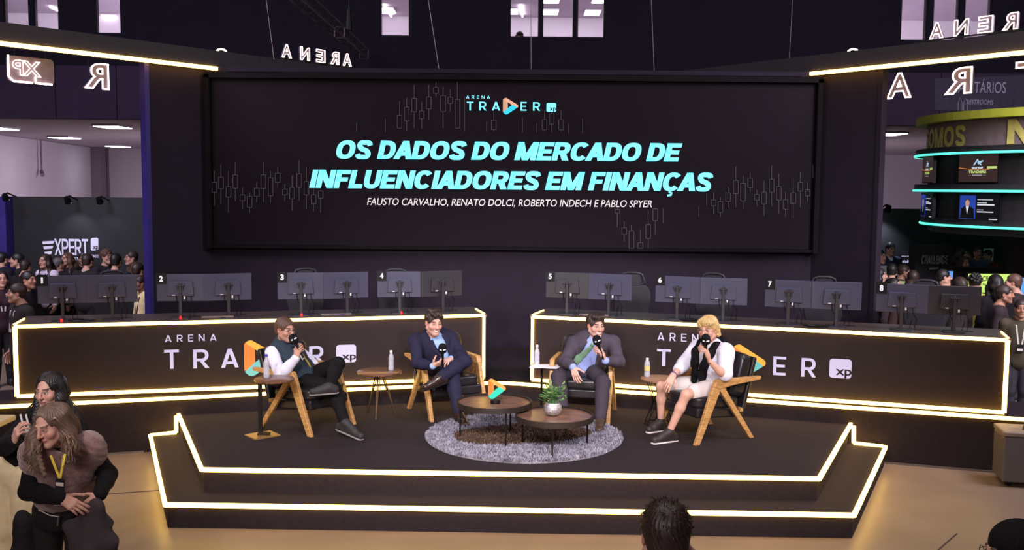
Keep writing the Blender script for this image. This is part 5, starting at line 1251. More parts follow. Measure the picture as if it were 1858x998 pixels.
# ================================================================== the four speakers
def cloth(name, S, h, m, parent, amp=.003, fr=30.0, seed=0.0):
    P_, Fq = S.mesh(h); return surf(name, P_, Fq, m, parent, None, folds(amp, fr, seed) if amp else None)
def person(g, label, skin, h=.004, hands=(), fem=False, legs=True, feet=True, group=None, fine=True, **pk):
    """the whole body as one skin"""
    S = Sdf(); put_head(S, g, fem); put_neck(S, g, .045 if fem else .052); put_torso(S, g, -.012, bust=.8 if fem else 0)
    for s in 'lr':
        put_arm(S, g, s, -.002)
        if legs: put_leg(S, g, s, -.006)
        if legs and feet: put_foot(S, g, s, -.004)
    for a in hands: put_hand(S, g, *a[0], **a[1])
    P_, Fq = S.mesh(h); o = surf('person', P_, Fq, M_SKIN, None, paint(g, P_, skin, fine=fine, **pk)); return tag(o, label, 'person', group)
def shoe(name, g, s, m, parent, sole=None, h=.004):
    S = Sdf(); a, t = g.J['an_' + s], g.J['to_' + s]; d = t - a; fl = d * A((1, 1, 0)); fl = fl / np.linalg.norm(fl) if np.linalg.norm(fl) > .03 else g.f
    hh = g.J.get('he_' + s, a + A((0, 0, -.05))); n = np.cross(t - hh, np.cross(A((0, 0, 1)), t - hh)); n = -n if n[2] < 0 else n
    S.cone(hh, t, .040, .036, .02); S.cone(a, a + (t - a) * .55, .046, .038, .03); S.cone(hh, a, .040, .044, .03); o = cloth(name, S, h, m, parent, 0)
    if sole is not None:
        n = n / np.linalg.norm(n); K = Sdf(); K.cone(hh - n * .034, t - n * .030, .046, .042, .01, (n, .30)); cloth('sole', K, h, sole, o, 0)
    return o
def mic(head, tail, label, r=.047, marks=True):
    head, tail = Vector(head), Vector(tail); d = (tail - head).normalized()
    t = thing('microphone', label, 'microphone', head)
    R = d.to_track_quat('-Z', 'Y').to_matrix()
    prof = [(0, .060), (r * .5, .056), (r * .86, .04), (r, .012), (r, -.016), (r * .86, -.036), (r * .5, -.046), (.02, -.050)]
    obj('foam_head', MB().lathe(prof[::-1], head, 28, R), mat('black_foam', (18, 16, 20), .95, bump=.3, bscale=400), t, smooth=True)
    obj('handle', MB().tube([head + d * .045, head + d * .09, head + d * .21], [.017, .014, .011], 14), M_BLK, t)
    if marks:
        f = (CAM - head); f = (f - d * f.dot(d)).normalized(); u = f.cross(-d) * -1; u = (-d).cross(f)
        for k, (a, w_) in enumerate(((-.42, .012), (.38, .017))):
            b = f * math.cos(a) + u * math.sin(a); c = head + b * (r + .0015); uu = (-d).cross(b)
            obj('logo_mark', MB().prism([(-w_, -.005), (w_, -.005), (w_, .006), (-w_ * .4, .008)], c - d * .004, uu, -d, b, .002), mat('white_print', (226, 226, 232), .5), t)
    return t
mid = lambda a, b, t=.5: A(a) * (1 - t) + A(b) * t
def V3(p): return A(p)
def seat(key, dx=0, dy=-.10, z=.50):
    c, f = CHAIRS[key]; l = Vector((0, 0, 1)).cross(f); return c + l * dx + f * dy + Vector((0, 0, z)), f, l

M_NAVY = mat('navy_suit', (36, 34, 56), .8, var=.06, scale=20, bump=.05, bscale=500)
M_GREYSUIT = mat('plum_grey_suit', (72, 64, 76), .8, var=.06, scale=20, bump=.05, bscale=500)
M_BLACKCLOTH = mat('black_cloth', (17, 15, 18), .85, var=.08, scale=20)
M_HAIRD = mat('dark_brown_hair', (46, 32, 28), .5, var=.2, scale=60)
M_HAIRB = mat('brown_hair', (84, 58, 46), .5, var=.2, scale=60)
M_HAIRK = mat('black_hair', (24, 19, 20), .5, var=.2, scale=60)
M_HAIRY = mat('blond_hair', (196, 164, 110), .45, var=.25, scale=50)
M_BLUESHIRT = mat('light_blue_shirt', (150, 178, 222), .8, var=.04); M_WHITESHIRT = mat('white_shirt', (222, 220, 238), .8, var=.03)

# ---- man 1: quilted vest, ankle resting on the knee, microphone at the chin
pel, f, l = seat('man1', 0, -.05, .50)
Yc = pel.y
shr = V3(P(494, 640, 10.24)); shl = V3(P(529, 629, 10.54)); hipr, hipl = V3(pel - l * .09), V3(pel + l * .09)
knr = V3(reach(hipr, 603, 703, .44, True)); anr = V3(reach(knr, 626, 766, .42, True)); tor = anr + A((.17, -.09, 0)); tor[2] = .435; anr[2] = max(anr[2], .49)
knl = V3(reach(hipl, 612, 660, .43, True)); anl = V3(reach(knl, 597, 702, .40, True)); tol = V3(P(568, 711, anl[1] - .06))
elr = V3(reach(shr, 509, 681, .29, True)); wrr = V3(reach(elr, 537, 650, .25, True)); ell_ = V3(reach(shl, 556, 648, .27, False)); wrl = V3(reach(ell_, 570, 660, .25, True))
g = Fig(hip_l=hipl, hip_r=hipr, kn_l=knl, kn_r=knr, an_l=anl, an_r=anr, to_l=tol, to_r=tor, he_r=anr + A((-.05, .03, -.055)), he_l=anl + A((.05, .02, -.03)), sh_l=shl, sh_r=shr, el_l=ell_, el_r=elr, wr_l=wrl, wr_r=wrr)
g.w = 1.02; hc = V3(P(517, 598, 10.32)); g.J['neck'] = mid(shl, shr) + A((0, 0, .055)); g.head(hc, (.84, -.58, -.10), (0, 0, 1), 1.02)
mh = P(533, 616, wrr[1] - .02); mt = P(549, 646, wrr[1] - .02)
hdir = V3((mt - mh).normalized())
wp = mid(mh, mt, .0) + hdir * .105                                  # where the fist closes
gr = wp - wrr; fd = np.cross(hdir, (0, -1, .2)); fd = gr / np.linalg.norm(gr)
m1 = person(g, 'seated man in teal quilted vest and glasses speaking into a microphone', (206, 158, 140), hands=(((wp - fd * .085 + A((0, -.0, 0)), fd, A((.3, .9, 0)), 'r'), dict(curl=(.9, 1.3, .9), thumb=.7, spread=.05)), ((wrl, A((.8, -.35, -.35)), A((-.2, -.1, -1)), 'l'), dict(curl=(.35, .5, .35)))),
            smile=.9, beard=.35, beard_c=(96, 66, 54), brow=(70, 48, 38))
hair_obj(g, 'short', M_HAIRB, m1, .004, 1.0); glasses(g, mat('thin_glasses', (70, 58, 60), .4), m1)
S = Sdf(); put_torso(S, g, .012)
for s, u_ in (('r', .97), ('l', 1.0)): put_arm(S, g, s, .016, u_, .02)
cloth('shirt', S, .005, M_WHITESHIRT, m1, .004, 28)
S = Sdf(); q = Fig(**dict(g.J, sh_l=mid(g.J['sh_l'], g.J['sh_r'], .16), sh_r=mid(g.J['sh_l'], g.J['sh_r'], .84))); q.w = 1.02; put_torso(S, q, .032, .05); S.cone(q.J['sh_l'], q.J['sh_r'], .072, .072, .04)
S.chain([g.tp(0, -.07, 1.06), g.tp(.065, -.03, 1.05), g.tp(.06, .05, 1.0), g.tp(.0, .075, .95)], [.024] * 4, .03); S.chain([g.tp(0, -.07, 1.06), g.tp(-.065, -.03, 1.05), g.tp(-.06, .05, 1.0), g.tp(.0, .075, .95)], [.024] * 4, .03)
o = cloth('quilted_vest', S, .005, mat('teal_vest', (46, 58, 70), .75, var=.25, scale=60, bump=.3, bscale=120), m1, .005, 40)
zp = [surface_pt(g, .005, t, .046) for t in (.86, .74, .60, .46, .30, .16)]; ribbon('zipper', zp, .012, mat('yellow_zipper', (206, 176, 70), .5), o, tuple(g.f), .010)
lp = [Vector(g.tp(-.05, .08, .98)), surface_pt(g, -.045, .84, .05), surface_pt(g, -.025, .66, .05)]; ld = ribbon('lanyard', lp, .014, mat('black_lanyard', (28, 26, 26), .7), m1, tuple(g.f))
q = surface_pt(g, -.02, .56, .052); obj('badge', MB().box(q, (.055, .004, .08), Matrix(np.stack((g.l, g.f, g.u), 1).tolist())), mat('white_badge', (226, 222, 226), .5), ld)
S = Sdf(); S.ell(g.tp(0, -.005, .02), (.185, .14, .13), g.R, .04)
for s in 'lr': put_leg(S, g, s, .016, .95, .035)
cloth('trousers', S, .005, M_BLACKCLOTH, m1, .005, 26)
M_SHOEK = mat('charcoal_trainer', (40, 36, 38), .7, var=.1); M_SOLEG = mat('grey_sole', (128, 122, 124), .7)
for s in 'rl': shoe('shoe', g, s, M_SHOEK, m1, M_SOLEG)
obj('wristwatch', MB().tube([wrl + g_ for g_ in [A((.034 * math.cos(a) * .6, .034 * math.sin(a), .034 * math.cos(a) * -.8)) for a in [i * .5236 for i in range(12)]]], .008, 6, closed=True), M_BLK, m1)
mic(mh, mt, 'black foam microphone held by the man in the teal vest')

# ---- man 2: navy suit, legs crossed, microphone resting in both hands
pel, f, l = seat('man2', 0, -.02, .51)
hipr, hipl = V3(pel - l * .09), V3(pel + l * .09)
shr = V3(P(754, 620, 10.97)); shl = V3(P(816, 614, 11.16)); 
knr = V3(reach(hipr, 820, 683, .44, True)); anr = V3(reach(knr, 833, 752, .42, True)); anr[2] = max(.485, anr[2]); tor = anr + A((.09, -.17, 0)); tor[2] = .435
knl = V3(reach(hipl, 843, 655, .45, True)); anl = V3(reach(knl, 796, 687, .40, True)); tol = V3(P(772, 702, anl[1] - .07))
elr = V3(reach(shr, 757, 659, .29, True)); wrr = V3(reach(elr, 785, 664, .25, True)); ell_ = V3(reach(shl, 838, 645, .27, True)); wrl = V3(reach(ell_, 819, 651, .25, True))
g = Fig(hip_l=hipl, hip_r=hipr, kn_l=knl, kn_r=knr, an_l=anl, an_r=anr, to_l=tol, to_r=tor, he_r=anr + A((-.02, .06, -.055)), he_l=anl + A((.05, .03, -.02)), sh_l=shl, sh_r=shr, el_l=ell_, el_r=elr, wr_l=wrl, wr_r=wrr)
g.w = 1.08; hc = V3(P(787, 585, 10.90)); g.J['neck'] = mid(shl, shr) + A((0, -.01, .055)); g.head(hc, (.42, -.88, -.20), (.03, 0, 1), 1.10)
mh = P(803, 633, min(wrr[1], wrl[1]) - .06); mt = P(803, 662, min(wrr[1], wrl[1]) - .02)
cen = V3(P(803, 657, min(wrr[1], wrl[1]) - .03))
m2 = person(g, 'seated man in a navy suit and light blue shirt with crossed legs', (216, 166, 150), hands=(((wrr, cen - wrr + A((0.02, 0, .01)), A((.2, .5, .9)), 'r'), dict(curl=(.5, .8, .5), thumb=.4, spread=.08)), ((wrl, cen - wrl + A((-.03, -.02, .0)), A((0, .35, -1)), 'l'), dict(curl=(.35, .5, .3), thumb=.2, spread=.1))),
            smile=.8, beard=.22, beard_c=(120, 84, 66), brow=(70, 48, 38), lid=.35)
hair_obj(g, 'tousled', M_HAIRD, m2, .004, 1.0, .003)
S = Sdf(); put_torso(S, g, .006)
for s in 'lr': put_arm(S, g, s, .010, 1.0, .02)
S.chain([g.tp(0, -.062, 1.05), g.tp(.062, -.02, 1.04), g.tp(.045, .06, .97), g.tp(.012, .085, .93)], [.018, .018, .017, .012], .008); S.chain([g.tp(0, -.062, 1.05), g.tp(-.062, -.02, 1.04), g.tp(-.045, .06, .97), g.tp(-.012, .085, .93)], [.018, .018, .017, .012], .008)
cloth('shirt', S, .004, M_BLUESHIRT, m2, .002, 28)
def jacket(g, S, vtop=.062, vlow=.10, off=.030, upto=.90):
    put_torso(S, g, off, .05); S.cone(g.J['sh_l'], g.J['sh_r'], .070, .070, .04, (g.f, .9))
    for s in 'lr': put_arm(S, g, s, .017, upto, .03)
    S.ell(g.tp(0, -.01, -.10), (.19, .145, .14), g.R, .05)
    # opening: a wedge from the collar to the button
    for i in range(9):
        t = 1.10 - i * .105; wdt = vtop * (1 - i / 8.0) + vlow * (i / 8.0) if vlow > vtop else vtop + (vlow - vtop) * i / 8
        S.cone(g.tp(-wdt * .6, .13, t), g.tp(wdt * .6, .13, t), wdt * .62, wdt * .62, .006, (g.f, 1.6), 's')
    S.ell(g.tp(0, .03, 1.12), (.072, .09, .08), g.R, .006, 's')
def lapels(g, m, parent, pts, off=.04):
    for s in (-1, 1):
        S = Sdf()
        for i in range(len(pts) - 1):
            (x0, t0, w0), (x1, t1, w1) = pts[i], pts[i + 1]; a = A(surface_pt(g, s * x0, t0, off)); b = A(surface_pt(g, s * x1, t1, off)); S.cone(a, b, w0, w1, .004, (g.f, .28))
        cloth('lapel', S, .004, m, parent, 0)
S = Sdf(); jacket(g, S, .070, .045); o = cloth('suit_jacket', S, .005, M_NAVY, m2, .005, 22, 1.0); lapels(g, M_NAVY, o, ((.070, .97, .016), (.092, .78, .030), (.066, .60, .024), (.038, .38, .010)), .036)
S = Sdf(); S.ell(g.tp(0, -.005, .02), (.180, .14, .13), g.R, .04)
for s in 'lr': put_leg(S, g, s, .020, .93, .03)
cloth('trousers', S, .005, M_NAVY, m2, .005, 24, 2.0)
M_SHOEB = mat('polished_brown_shoe', (48, 32, 28), .25, var=.1)
for s in 'rl':
    shoe('shoe', g, s, M_SHOEB, m2, M_BLK); K = Sdf(); put_leg(K, g, s, .004, 1.0); K.plane(mid(g.J['kn_' + s], g.J['an_' + s], .8), g.J['kn_' + s] - g.J['an_' + s]); cloth('sock', K, .005, M_BLACKCLOTH, m2, 0)
obj('wristwatch', MB().tube([wrl + A((.012 * math.cos(a) + .02, .030 * math.sin(a), .030 * math.cos(a))) for a in [i * .5236 for i in range(12)]], .007, 6, closed=True), M_BLK, m2)
mic(mh, mt, 'black foam microphone upright in the lap of the man in the navy suit')

# ---- man 3: grey suit, green tie
pel, f, l = seat('man3', 0, -.04, .51)
hipr, hipl = V3(pel - l * .10), V3(pel + l * .10)
shr = V3(P(1043, 624, 11.02)); shl = V3(P(1112, 622, 10.95))
knr = V3(reach(hipr, 1013, 684, .45, True)); anr = V3(reach(knr, 1022, 752, .42, True)); anr[2] = .49; tor = anr + A((-.07, -.17, 0)); tor[2] = .435
knl = V3(reach(hipl, 1094, 694, .45, True)); anl = V3(reach(knl, 1089, 760, .42, True)); anl[2] = .49; tol = anl + A((-.03, -.19, 0)); tol[2] = .437
elr = V3(reach(shr, 1025, 655, .29, True)); wrr = V3(reach(elr, 1040, 666, .25, True)); ell_ = V3(reach(shl, 1124, 656, .28, True)); wrl = V3(reach(ell_, 1099, 655, .25, True))
g = Fig(hip_l=hipl, hip_r=hipr, kn_l=knl, kn_r=knr, an_l=anl, an_r=anr, to_l=tol, to_r=tor, he_r=anr + A((.02, .06, -.055)), he_l=anl + A((.01, .06, -.055)), sh_l=shl, sh_r=shr, el_l=ell_, el_r=elr, wr_l=wrl, wr_r=wrr)
g.w = 1.20; hc = V3(P(1081, 590, 10.90)); g.J['neck'] = mid(shl, shr) + A((0, -.01, .05)); g.head(hc, (.34, -.92, -.14), (0, 0, 1), 1.08)
mh = P(1083.5, 618, wrl[1] - .07); mt = P(1096, 656, wrl[1] - .05); hdir = V3((mt - mh).normalized()); wp = V3(mh) + hdir * .115
gr = wp - wrl; fd = gr / np.linalg.norm(gr)
m3 = person(g, 'seated man in a grey suit and green tie speaking into a microphone', (214, 164, 148), hands=(((wrr, A((.20, -.55, -.75)), A((.45, .65, -.4)), 'r'), dict(curl=(.25, .35, .25), thumb=.2, spread=.14)), ((wp - fd * .08, fd + A((-.2, -.0, .25)), A((-.75, .35, .1)), 'l'), dict(curl=(.9, 1.2, .9), thumb=.7, spread=.05))),
            smile=1.0, brow=(48, 34, 30), beard=.1, lid=.3)
hair_obj(g, 'short', M_HAIRD, m3, .004, 1.25, .003, lambda S: [S.ell(g.hp(x, .045, .098), (.035, .04, .028), g.HR, .02) for x in (-.04, 0, .04)])
S = Sdf(); put_torso(S, g, .006)
for s in 'lr': put_arm(S, g, s, .010, 1.0, .02)
S.chain([g.tp(0, -.062, 1.05), g.tp(.064, -.02, 1.04), g.tp(.048, .06, .97), g.tp(.012, .09, .93)], [.018, .018, .018, .012], .008); S.chain([g.tp(0, -.062, 1.05), g.tp(-.064, -.02, 1.04), g.tp(-.048, .06, .97), g.tp(-.012, .09, .93)], [.018, .018, .018, .012], .008)
cloth('shirt', S, .004, mat('periwinkle_shirt', (150, 164, 222), .8, var=.04), m3, .002, 26)
S = Sdf(); jacket(g, S, .058, .115, .030, .88); o = cloth('suit_jacket', S, .005, M_GREYSUIT, m3, .005, 22, 3.0); lapels(g, M_GREYSUIT, o, ((.074, .97, .016), (.106, .78, .030), (.112, .56, .024), (.112, .34, .012)), .036)
M_TIE = mat('sage_green_tie', (112, 146, 118), .6, var=.06)
tp_ = [surface_pt(g, -.0, .90, .022), surface_pt(g, -.02, .80, .026), surface_pt(g, -.055, .62, .030), surface_pt(g, -.095, .42, .036), surface_pt(g, -.115, .28, .040)]
S = Sdf(); S.chain([A(p) for p in tp_], [.020, .022, .030, .038, .040], .006, (g.f, .22)); S.cone(A(tp_[0]) + g.u * .02, A(tp_[0]) - g.u * .012, .020, .014, .004); cloth('tie', S, .004, M_TIE, m3, 0)
S = Sdf(); S.ell(g.tp(0, -.005, .02), (.195, .15, .13), g.R, .04)
for s in 'lr': put_leg(S, g, s, .022, .90, .03)
cloth('trousers', S, .005, mat('charcoal_trousers', (62, 55, 64), .85, var=.06), m3, .005, 24, 4.0)
M_SHOET = mat('worn_brown_shoe', (66, 50, 42), .45, var=.15)
for s in 'rl':
    shoe('shoe', g, s, M_SHOET, m3, M_BLK); K = Sdf(); put_leg(K, g, s, .005, 1.0); K.plane(mid(g.J['kn_' + s], g.J['an_' + s], .8), g.J['kn_' + s] - g.J['an_' + s]); cloth('sock', K, .005, M_BLACKCLOTH, m3, 0)
obj('wristwatch', MB().tube([wrr + A((.030 * math.cos(a), .012 * math.cos(a), .030 * math.sin(a))) for a in [i * .5236 for i in range(12)]], .006, 6, closed=True), M_BLK, m3)
mic(mh, mt, 'black foam microphone held by the man with the green tie')

# ---- man 4: white shirt, black sweater over the shoulders, white shorts
pel, f, l = seat('man4', 0, -.06, .50)
hipr, hipl = V3(pel - l * .09), V3(pel + l * .09)
shr = V3(P(1266, 629, 10.40)); shl = V3(P(1318, 637, 10.02))
knr = V3(reach(hipr, 1200, 701, .45, True)); anr = V3(reach(knr, 1199, 772, .43, False)); anr[2] = .495; tor = V3(P(1178, 789, anr[1] - .09)); tor[2] = .435
knl = V3(reach(hipl, 1245, 716, .45, True)); anl = V3(reach(knl, 1214, 786, .43, False)); anl[2] = .495; tol = V3(P(1188, 802, anl[1] - .09)); tol[2] = .435
elr = V3(reach(shr, 1239, 662, .29, True)); wrr = V3(reach(elr, 1221, 682, .25, True)); ell_ = V3(reach(shl, 1316, 683, .29, True)); wrl = V3(reach(ell_, 1288, 656, .25, True))
g = Fig(hip_l=hipl, hip_r=hipr, kn_l=knl, kn_r=knr, an_l=anl, an_r=anr, to_l=tol, to_r=tor, he_r=anr + A((.06, .04, -.06)), he_l=anl + A((.06, .04, -.06)), sh_l=shl, sh_r=shr, el_l=ell_, el_r=elr, wr_l=wrl, wr_r=wrr)
g.w = 1.04; hc = V3(P(1285, 598, 10.12)); g.J['neck'] = mid(shl, shr) + A((0, 0, .055)); g.head(hc, (-.58, -.80, -.08), (0, 0, 1), 1.06)
mh = P(1280.5, 617, wrl[1] - .06); mt = P(1280, 645, wrl[1] - .03); hdir = V3((mt - mh).normalized()); wp = V3(mh) + hdir * .10
gr = wp - wrl; fd = gr / np.linalg.norm(gr)
m4 = person(g, 'seated blond man in white shorts with a black sweater over his shoulders', (216, 166, 146), hands=(((wrr, A((-.35, -.35, -.45)), A((-.1, .45, -.6)), 'r'), dict(curl=(.3, .45, .3), spread=.14)), ((wp - fd * .08, fd, A((-.8, .4, 0)), 'l'), dict(curl=(.9, 1.2, .9), thumb=.7, spread=.05))),
            smile=1.0, brow=(130, 98, 66), beard=.08)
hair_obj(g, 'bob', M_HAIRY, m4, .004, 1.0, .0022)
glasses(g, mat('pale_glasses', (150, 120, 108), .4), m4)
S = Sdf(); put_torso(S, g, .016)
put_arm(S, g, 'l', .026, -.92, .03); put_arm(S, g, 'r', .024, .12, .03); S.chain([g.tp(0, -.062, 1.05), g.tp(.064, -.02, 1.05), g.tp(.05, .06, .98), g.tp(.015, .09, .93)], [.019] * 4, .01); S.chain([g.tp(0, -.062, 1.05), g.tp(-.064, -.02, 1.05), g.tp(-.05, .06, .98), g.tp(-.015, .09, .93)], [.019] * 4, .01)
cloth('shirt', S, .004, M_WHITESHIRT, m4, .005, 30, 1.5)
S = Sdf(); B = []
for s in (-1, 1):
    S.chain([g.tp(0, -.10, .98), g.tp(s * .10, -.07, 1.0), g.tp(s * .115, .03, .985), g.tp(s * .095, .125, .80), g.tp(s * (.070), .150, .55), g.tp(s * (.055), .155, .32), g.tp(s * .06, .165, .16)], [.052, .055, .050, .044, .042, .040, .036], .03)
S.ell(g.tp(0, -.105, .80), (.16, .04, .17), g.R, .04)
cloth('sweater', S, .005, M_BLACKCLOTH, m4, .005, 30)
S = Sdf(); S.ell(g.tp(0, 0, .055), (.165, .128, .028), g.R, .01); cloth('belt', S, .005, mat('dark_belt', (40, 40, 52), .5), m4, 0)
S = Sdf(); S.ell(g.tp(0, -.005, -.02), (.178, .138, .115), g.R, .04)
for s in 'lr': S.cone(g.J['hip_' + s], mid(g.J['hip_' + s], g.J['kn_' + s], .70), .105, .092, .035)
cloth('shorts', S, .005, mat('white_shorts', (214, 202, 200), .85, var=.03), m4, .005, 26)
M_SOLEW = mat('white_sole', (206, 196, 196), .6)
for s in 'rl': shoe('shoe', g, s, mat('dark_brown_sneaker', (44, 36, 36), .6, var=.1), m4, M_SOLEW)
obj('bracelet', MB().tube([wrl + A((.026 * math.cos(a), .020 * math.cos(a) , .03 * math.sin(a) * .5)) + A((0, .022 * math.sin(a), 0)) for a in [i * .5236 for i in range(12)]], .006, 6, closed=True), mat('brown_bracelet', (80, 60, 56), .6), m4)
wv = (wrr - elr) / np.linalg.norm(wrr - elr); e1 = np.cross(wv, A((0, 0, 1))); e1 /= np.linalg.norm(e1); e2 = np.cross(wv, e1)
obj('wristwatch', MB().tube([wrr - wv * .02 + e1 * .033 * math.cos(a) + e2 * .033 * math.sin(a) for a in [i * .5236 for i in range(12)]], .009, 6, closed=True), mat('purple_watch', (104, 84, 130), .4), m4)
mic(mh, mt, 'black foam microphone held by the blond man in shorts')
# ================================================================== the audience: standing figures
_CL = {}
def cl(rgb):
    if rgb not in _CL: _CL[rgb] = mat('cloth_%02x%02x%02x' % rgb, rgb, .85, var=.08, scale=20)
    return _CL[rgb]
HAIRS = {'k': M_HAIRK, 'd': M_HAIRD, 'b': M_HAIRB, 'g': mat('greying_hair', (96, 88, 88), .6, var=.2, scale=60), 'l': mat('light_brown_hair', (98, 76, 64), .5, var=.3, scale=40)}
SK = {'f': (196, 150, 132), 't': (176, 128, 106), 'd': (132, 92, 76)}
def long_hair(g, L=.30, r=.045, front=True):
    def ex(S):
        n = g.J['neck']
        for s in (-1, 1):
            S.chain([g.hp(s * .070, -.02, .03), g.hp(s * .082, .0, -.06), A(n) + g.l * s * .085 + g.f * .035, A(n) + g.l * s * .10 + g.f * .10 - g.u * L * .6, A(n) + g.l * s * .09 + g.f * .115 - g.u * L], [.030, .036, r * .95, r * .85, r * .35], .03)
        S.chain([g.hp(0, -.075, .02), A(n) - g.f * .085 + g.u * .02, A(n) - g.f * .13 - g.u * L * .8], [.065, .075, .05], .04)
        S.cone(g.hp(-.05, -.07, -.04), g.hp(.05, -.07, -.04), .05, .05, .03)
    return ex
def stander(px, py, Y, face, label, sk='f', hair=('short', 'd'), top=(40, 36, 40), legs=(34, 32, 38), arms='down', fem=False, z0=0.0, sleeve=1.0, shirt=None, lanyard=None, badge=False, h=.008, tilt=0.0, w=1.0, gl=False, beard=0.0, smile=0.0, turn=0.0, lean=0.0, vest=None, group='people in the crowd behind the stage'):
    hc = P(px, py, Y); a = math.radians(face); F_ = A((math.sin(a), -math.cos(a), 0)); U = A((0, 0, 1)); L = np.cross(U, F_); H = hc.z - z0; k = H / 1.63
    base = A((hc.x, Y, z0)) - F_ * .05 * k
    T = lambda l, f, z: base + L * l * k + F_ * (f + lean * max(0, z - .9)) * k + U * z * k
    sw = .155 if fem else .180
    J = dict(hip_l=T(.085, 0, .92), hip_r=T(-.085, 0, .92), kn_l=T(.095, .02, .50), kn_r=T(-.095, .02, .50), an_l=T(.10, -.02, .085), an_r=T(-.10, -.02, .085), to_l=T(.13, .15, .033), to_r=T(-.13, .15, .033), he_l=T(.10, -.05, .04), he_r=T(-.10, -.05, .04),
             sh_l=T(sw, 0, 1.40), sh_r=T(-sw, 0, 1.40), neck=T(0, -.015, 1.455), el_l=T(sw + .05, -.03, 1.12), el_r=T(-sw - .05, -.03, 1.12), wr_l=T(sw + .05, .05, .88), wr_r=T(-sw - .05, .05, .88))
    if arms in ('phone', 'fold'): J['wr_r'] = T(-.08, .25, 1.12); J['el_r'] = T(-sw - .04, .06, 1.13)
    if arms == 'fold': J['wr_l'] = T(.08, .24, 1.10); J['el_l'] = T(sw + .04, .06, 1.12)
    if arms == 'raise': J['wr_r'] = T(-.16, .22, 1.42); J['el_r'] = T(-sw - .08, .14, 1.17)
    g = Fig(**J); g.w = w * (k if fem else k * 1.02); b = math.radians(face + turn); g.head(A(hc) + F_ * lean * .05, (math.sin(b), -math.cos(b), -tilt), U, k * 1.0)
    hands = []
    for s in 'lr': d = g.J['wr_' + s] - g.J['el_' + s]; hands.append(((g.J['wr_' + s], d, (g.l * (1 if s == 'r' else -1)) + A((0, 0, .01)), s), dict(sc=k)))
    pr_ = person(g, label, SK[sk], h, hands, fem, group=group, fine=h < .006, beard=beard, smile=smile)
    st, hm = hair
    if st == 'long': hair_obj(g, 'long', HAIRS[hm], pr_, h, 1.3, .002, long_hair(g, .26 * k))
    else: hair_obj(g, st, HAIRS.get(hm, M_BLACKCLOTH), pr_, h, 1.0, .0009 if st == 'cap' else .0012)
    if gl: glasses(g, M_BLK, pr_)
    S = Sdf(); put_torso(S, g, .016, bust=.8 if fem else 0)
    for s in 'lr': put_arm(S, g, s, .016, sleeve)
    S.ell(g.tp(0, -.005, -.06), (.165 * k, .12 * k, .10), g.R, .04)
    if shirt:
        for i in range(7): t = 1.06 - i * .11; S.cone(g.tp(-.02, .14, t), g.tp(.02, .14, t), .05 - .005 * i, .05 - .005 * i, .01, None, 's')
    S.ell(g.tp(0, .03, 1.13), (.062 * k, .075 * k, .07), g.R, .01, 's')
    cloth('jacket' if shirt else 'top', S, h, cl(top), pr_, .004, 24, px)
    if vest:
        S = Sdf(); put_torso(S, g, .030); S.ell(g.tp(0, .05, 1.08), (.06, .10, .12), g.R, .01, 's'); cloth('vest', S, h, cl(vest), pr_, .003, 24)
    if shirt:
        S = Sdf(); put_torso(S, g, .006); S.chain([g.tp(0, -.06, 1.04), g.tp(.06, -.01, 1.03), g.tp(.03, .07, .96)], [.018] * 3, .01); S.chain([g.tp(0, -.06, 1.04), g.tp(-.06, -.01, 1.03), g.tp(-.03, .07, .96)], [.018] * 3, .01); cloth('shirt', S, h, cl(shirt), pr_, 0)
    S = Sdf(); S.ell(g.tp(0, -.005, .0), (.165 * k, .125 * k, .12), g.R, .04)
    for s in 'lr': put_leg(S, g, s, .016, .95)
    cloth('trousers', S, h, cl(legs), pr_, .004, 22, py)
    for s in 'lr': shoe('shoe', g, s, M_SHOEK, pr_, None, h)
    if lanyard:
        bt_ = .42
        for s in (-1, 1): ribbon('lanyard', [Vector(g.tp(s * .055, .05, 1.02)), surface_pt(g, s * .05, .90, .026), surface_pt(g, s * .02, bt_, .026)], .018, cl(lanyard), pr_, tuple(g.f))
        if badge:
            q = surface_pt(g, 0, bt_ - .09, .032); bd = obj('badge', MB().box(q, (.075, .004, .10), Matrix(np.stack((g.l, g.f, g.u), 1).tolist())), cl((32, 30, 34)), pr_)
            obj('badge_label', MB().box(q + Vector(g.f) * .003 - Vector((0, 0, .015)), (.065, .003, .028), Matrix(np.stack((g.l, g.f, g.u), 1).tolist())), cl((220, 214, 206)), bd)
    return pr_, g

# ---- two women in the left foreground
c = P(92, 772, 6.0); hips = P(116, 925, 6.35)
J = dict(hip_l=A(hips) + (.10, -.02, 0), hip_r=A(hips) + (-.10, .02, 0), sh_l=V3(P(160, 812, 6.16)), sh_r=V3(P(66, 822, 6.02)), el_l=V3(P(196, 862, 6.28)), wr_l=V3(P(181, 898, 6.02)), el_r=V3(P(52, 892, 6.02)), wr_r=V3(P(112, 903, 5.86)))
hz = hips.z
for s, dx in (('l', .11), ('r', -.10)):
    J['kn_' + s] = (hips.x + dx, hips.y - .03, hz * .53); J['an_' + s] = (hips.x + dx, hips.y + .03, .09); J['to_' + s] = (hips.x + dx * 1.2 - .03, hips.y - .14, .033); J['he_' + s] = (hips.x + dx, hips.y + .07, .04)
g = Fig(**J); g.w = .98; g.J['neck'] = mid(g.J['sh_l'], g.J['sh_r']) + A((-.015, -.01, .06)); g.head(c, (-.30, -.92, -.26), (-.08, 0, 1), 1.0)
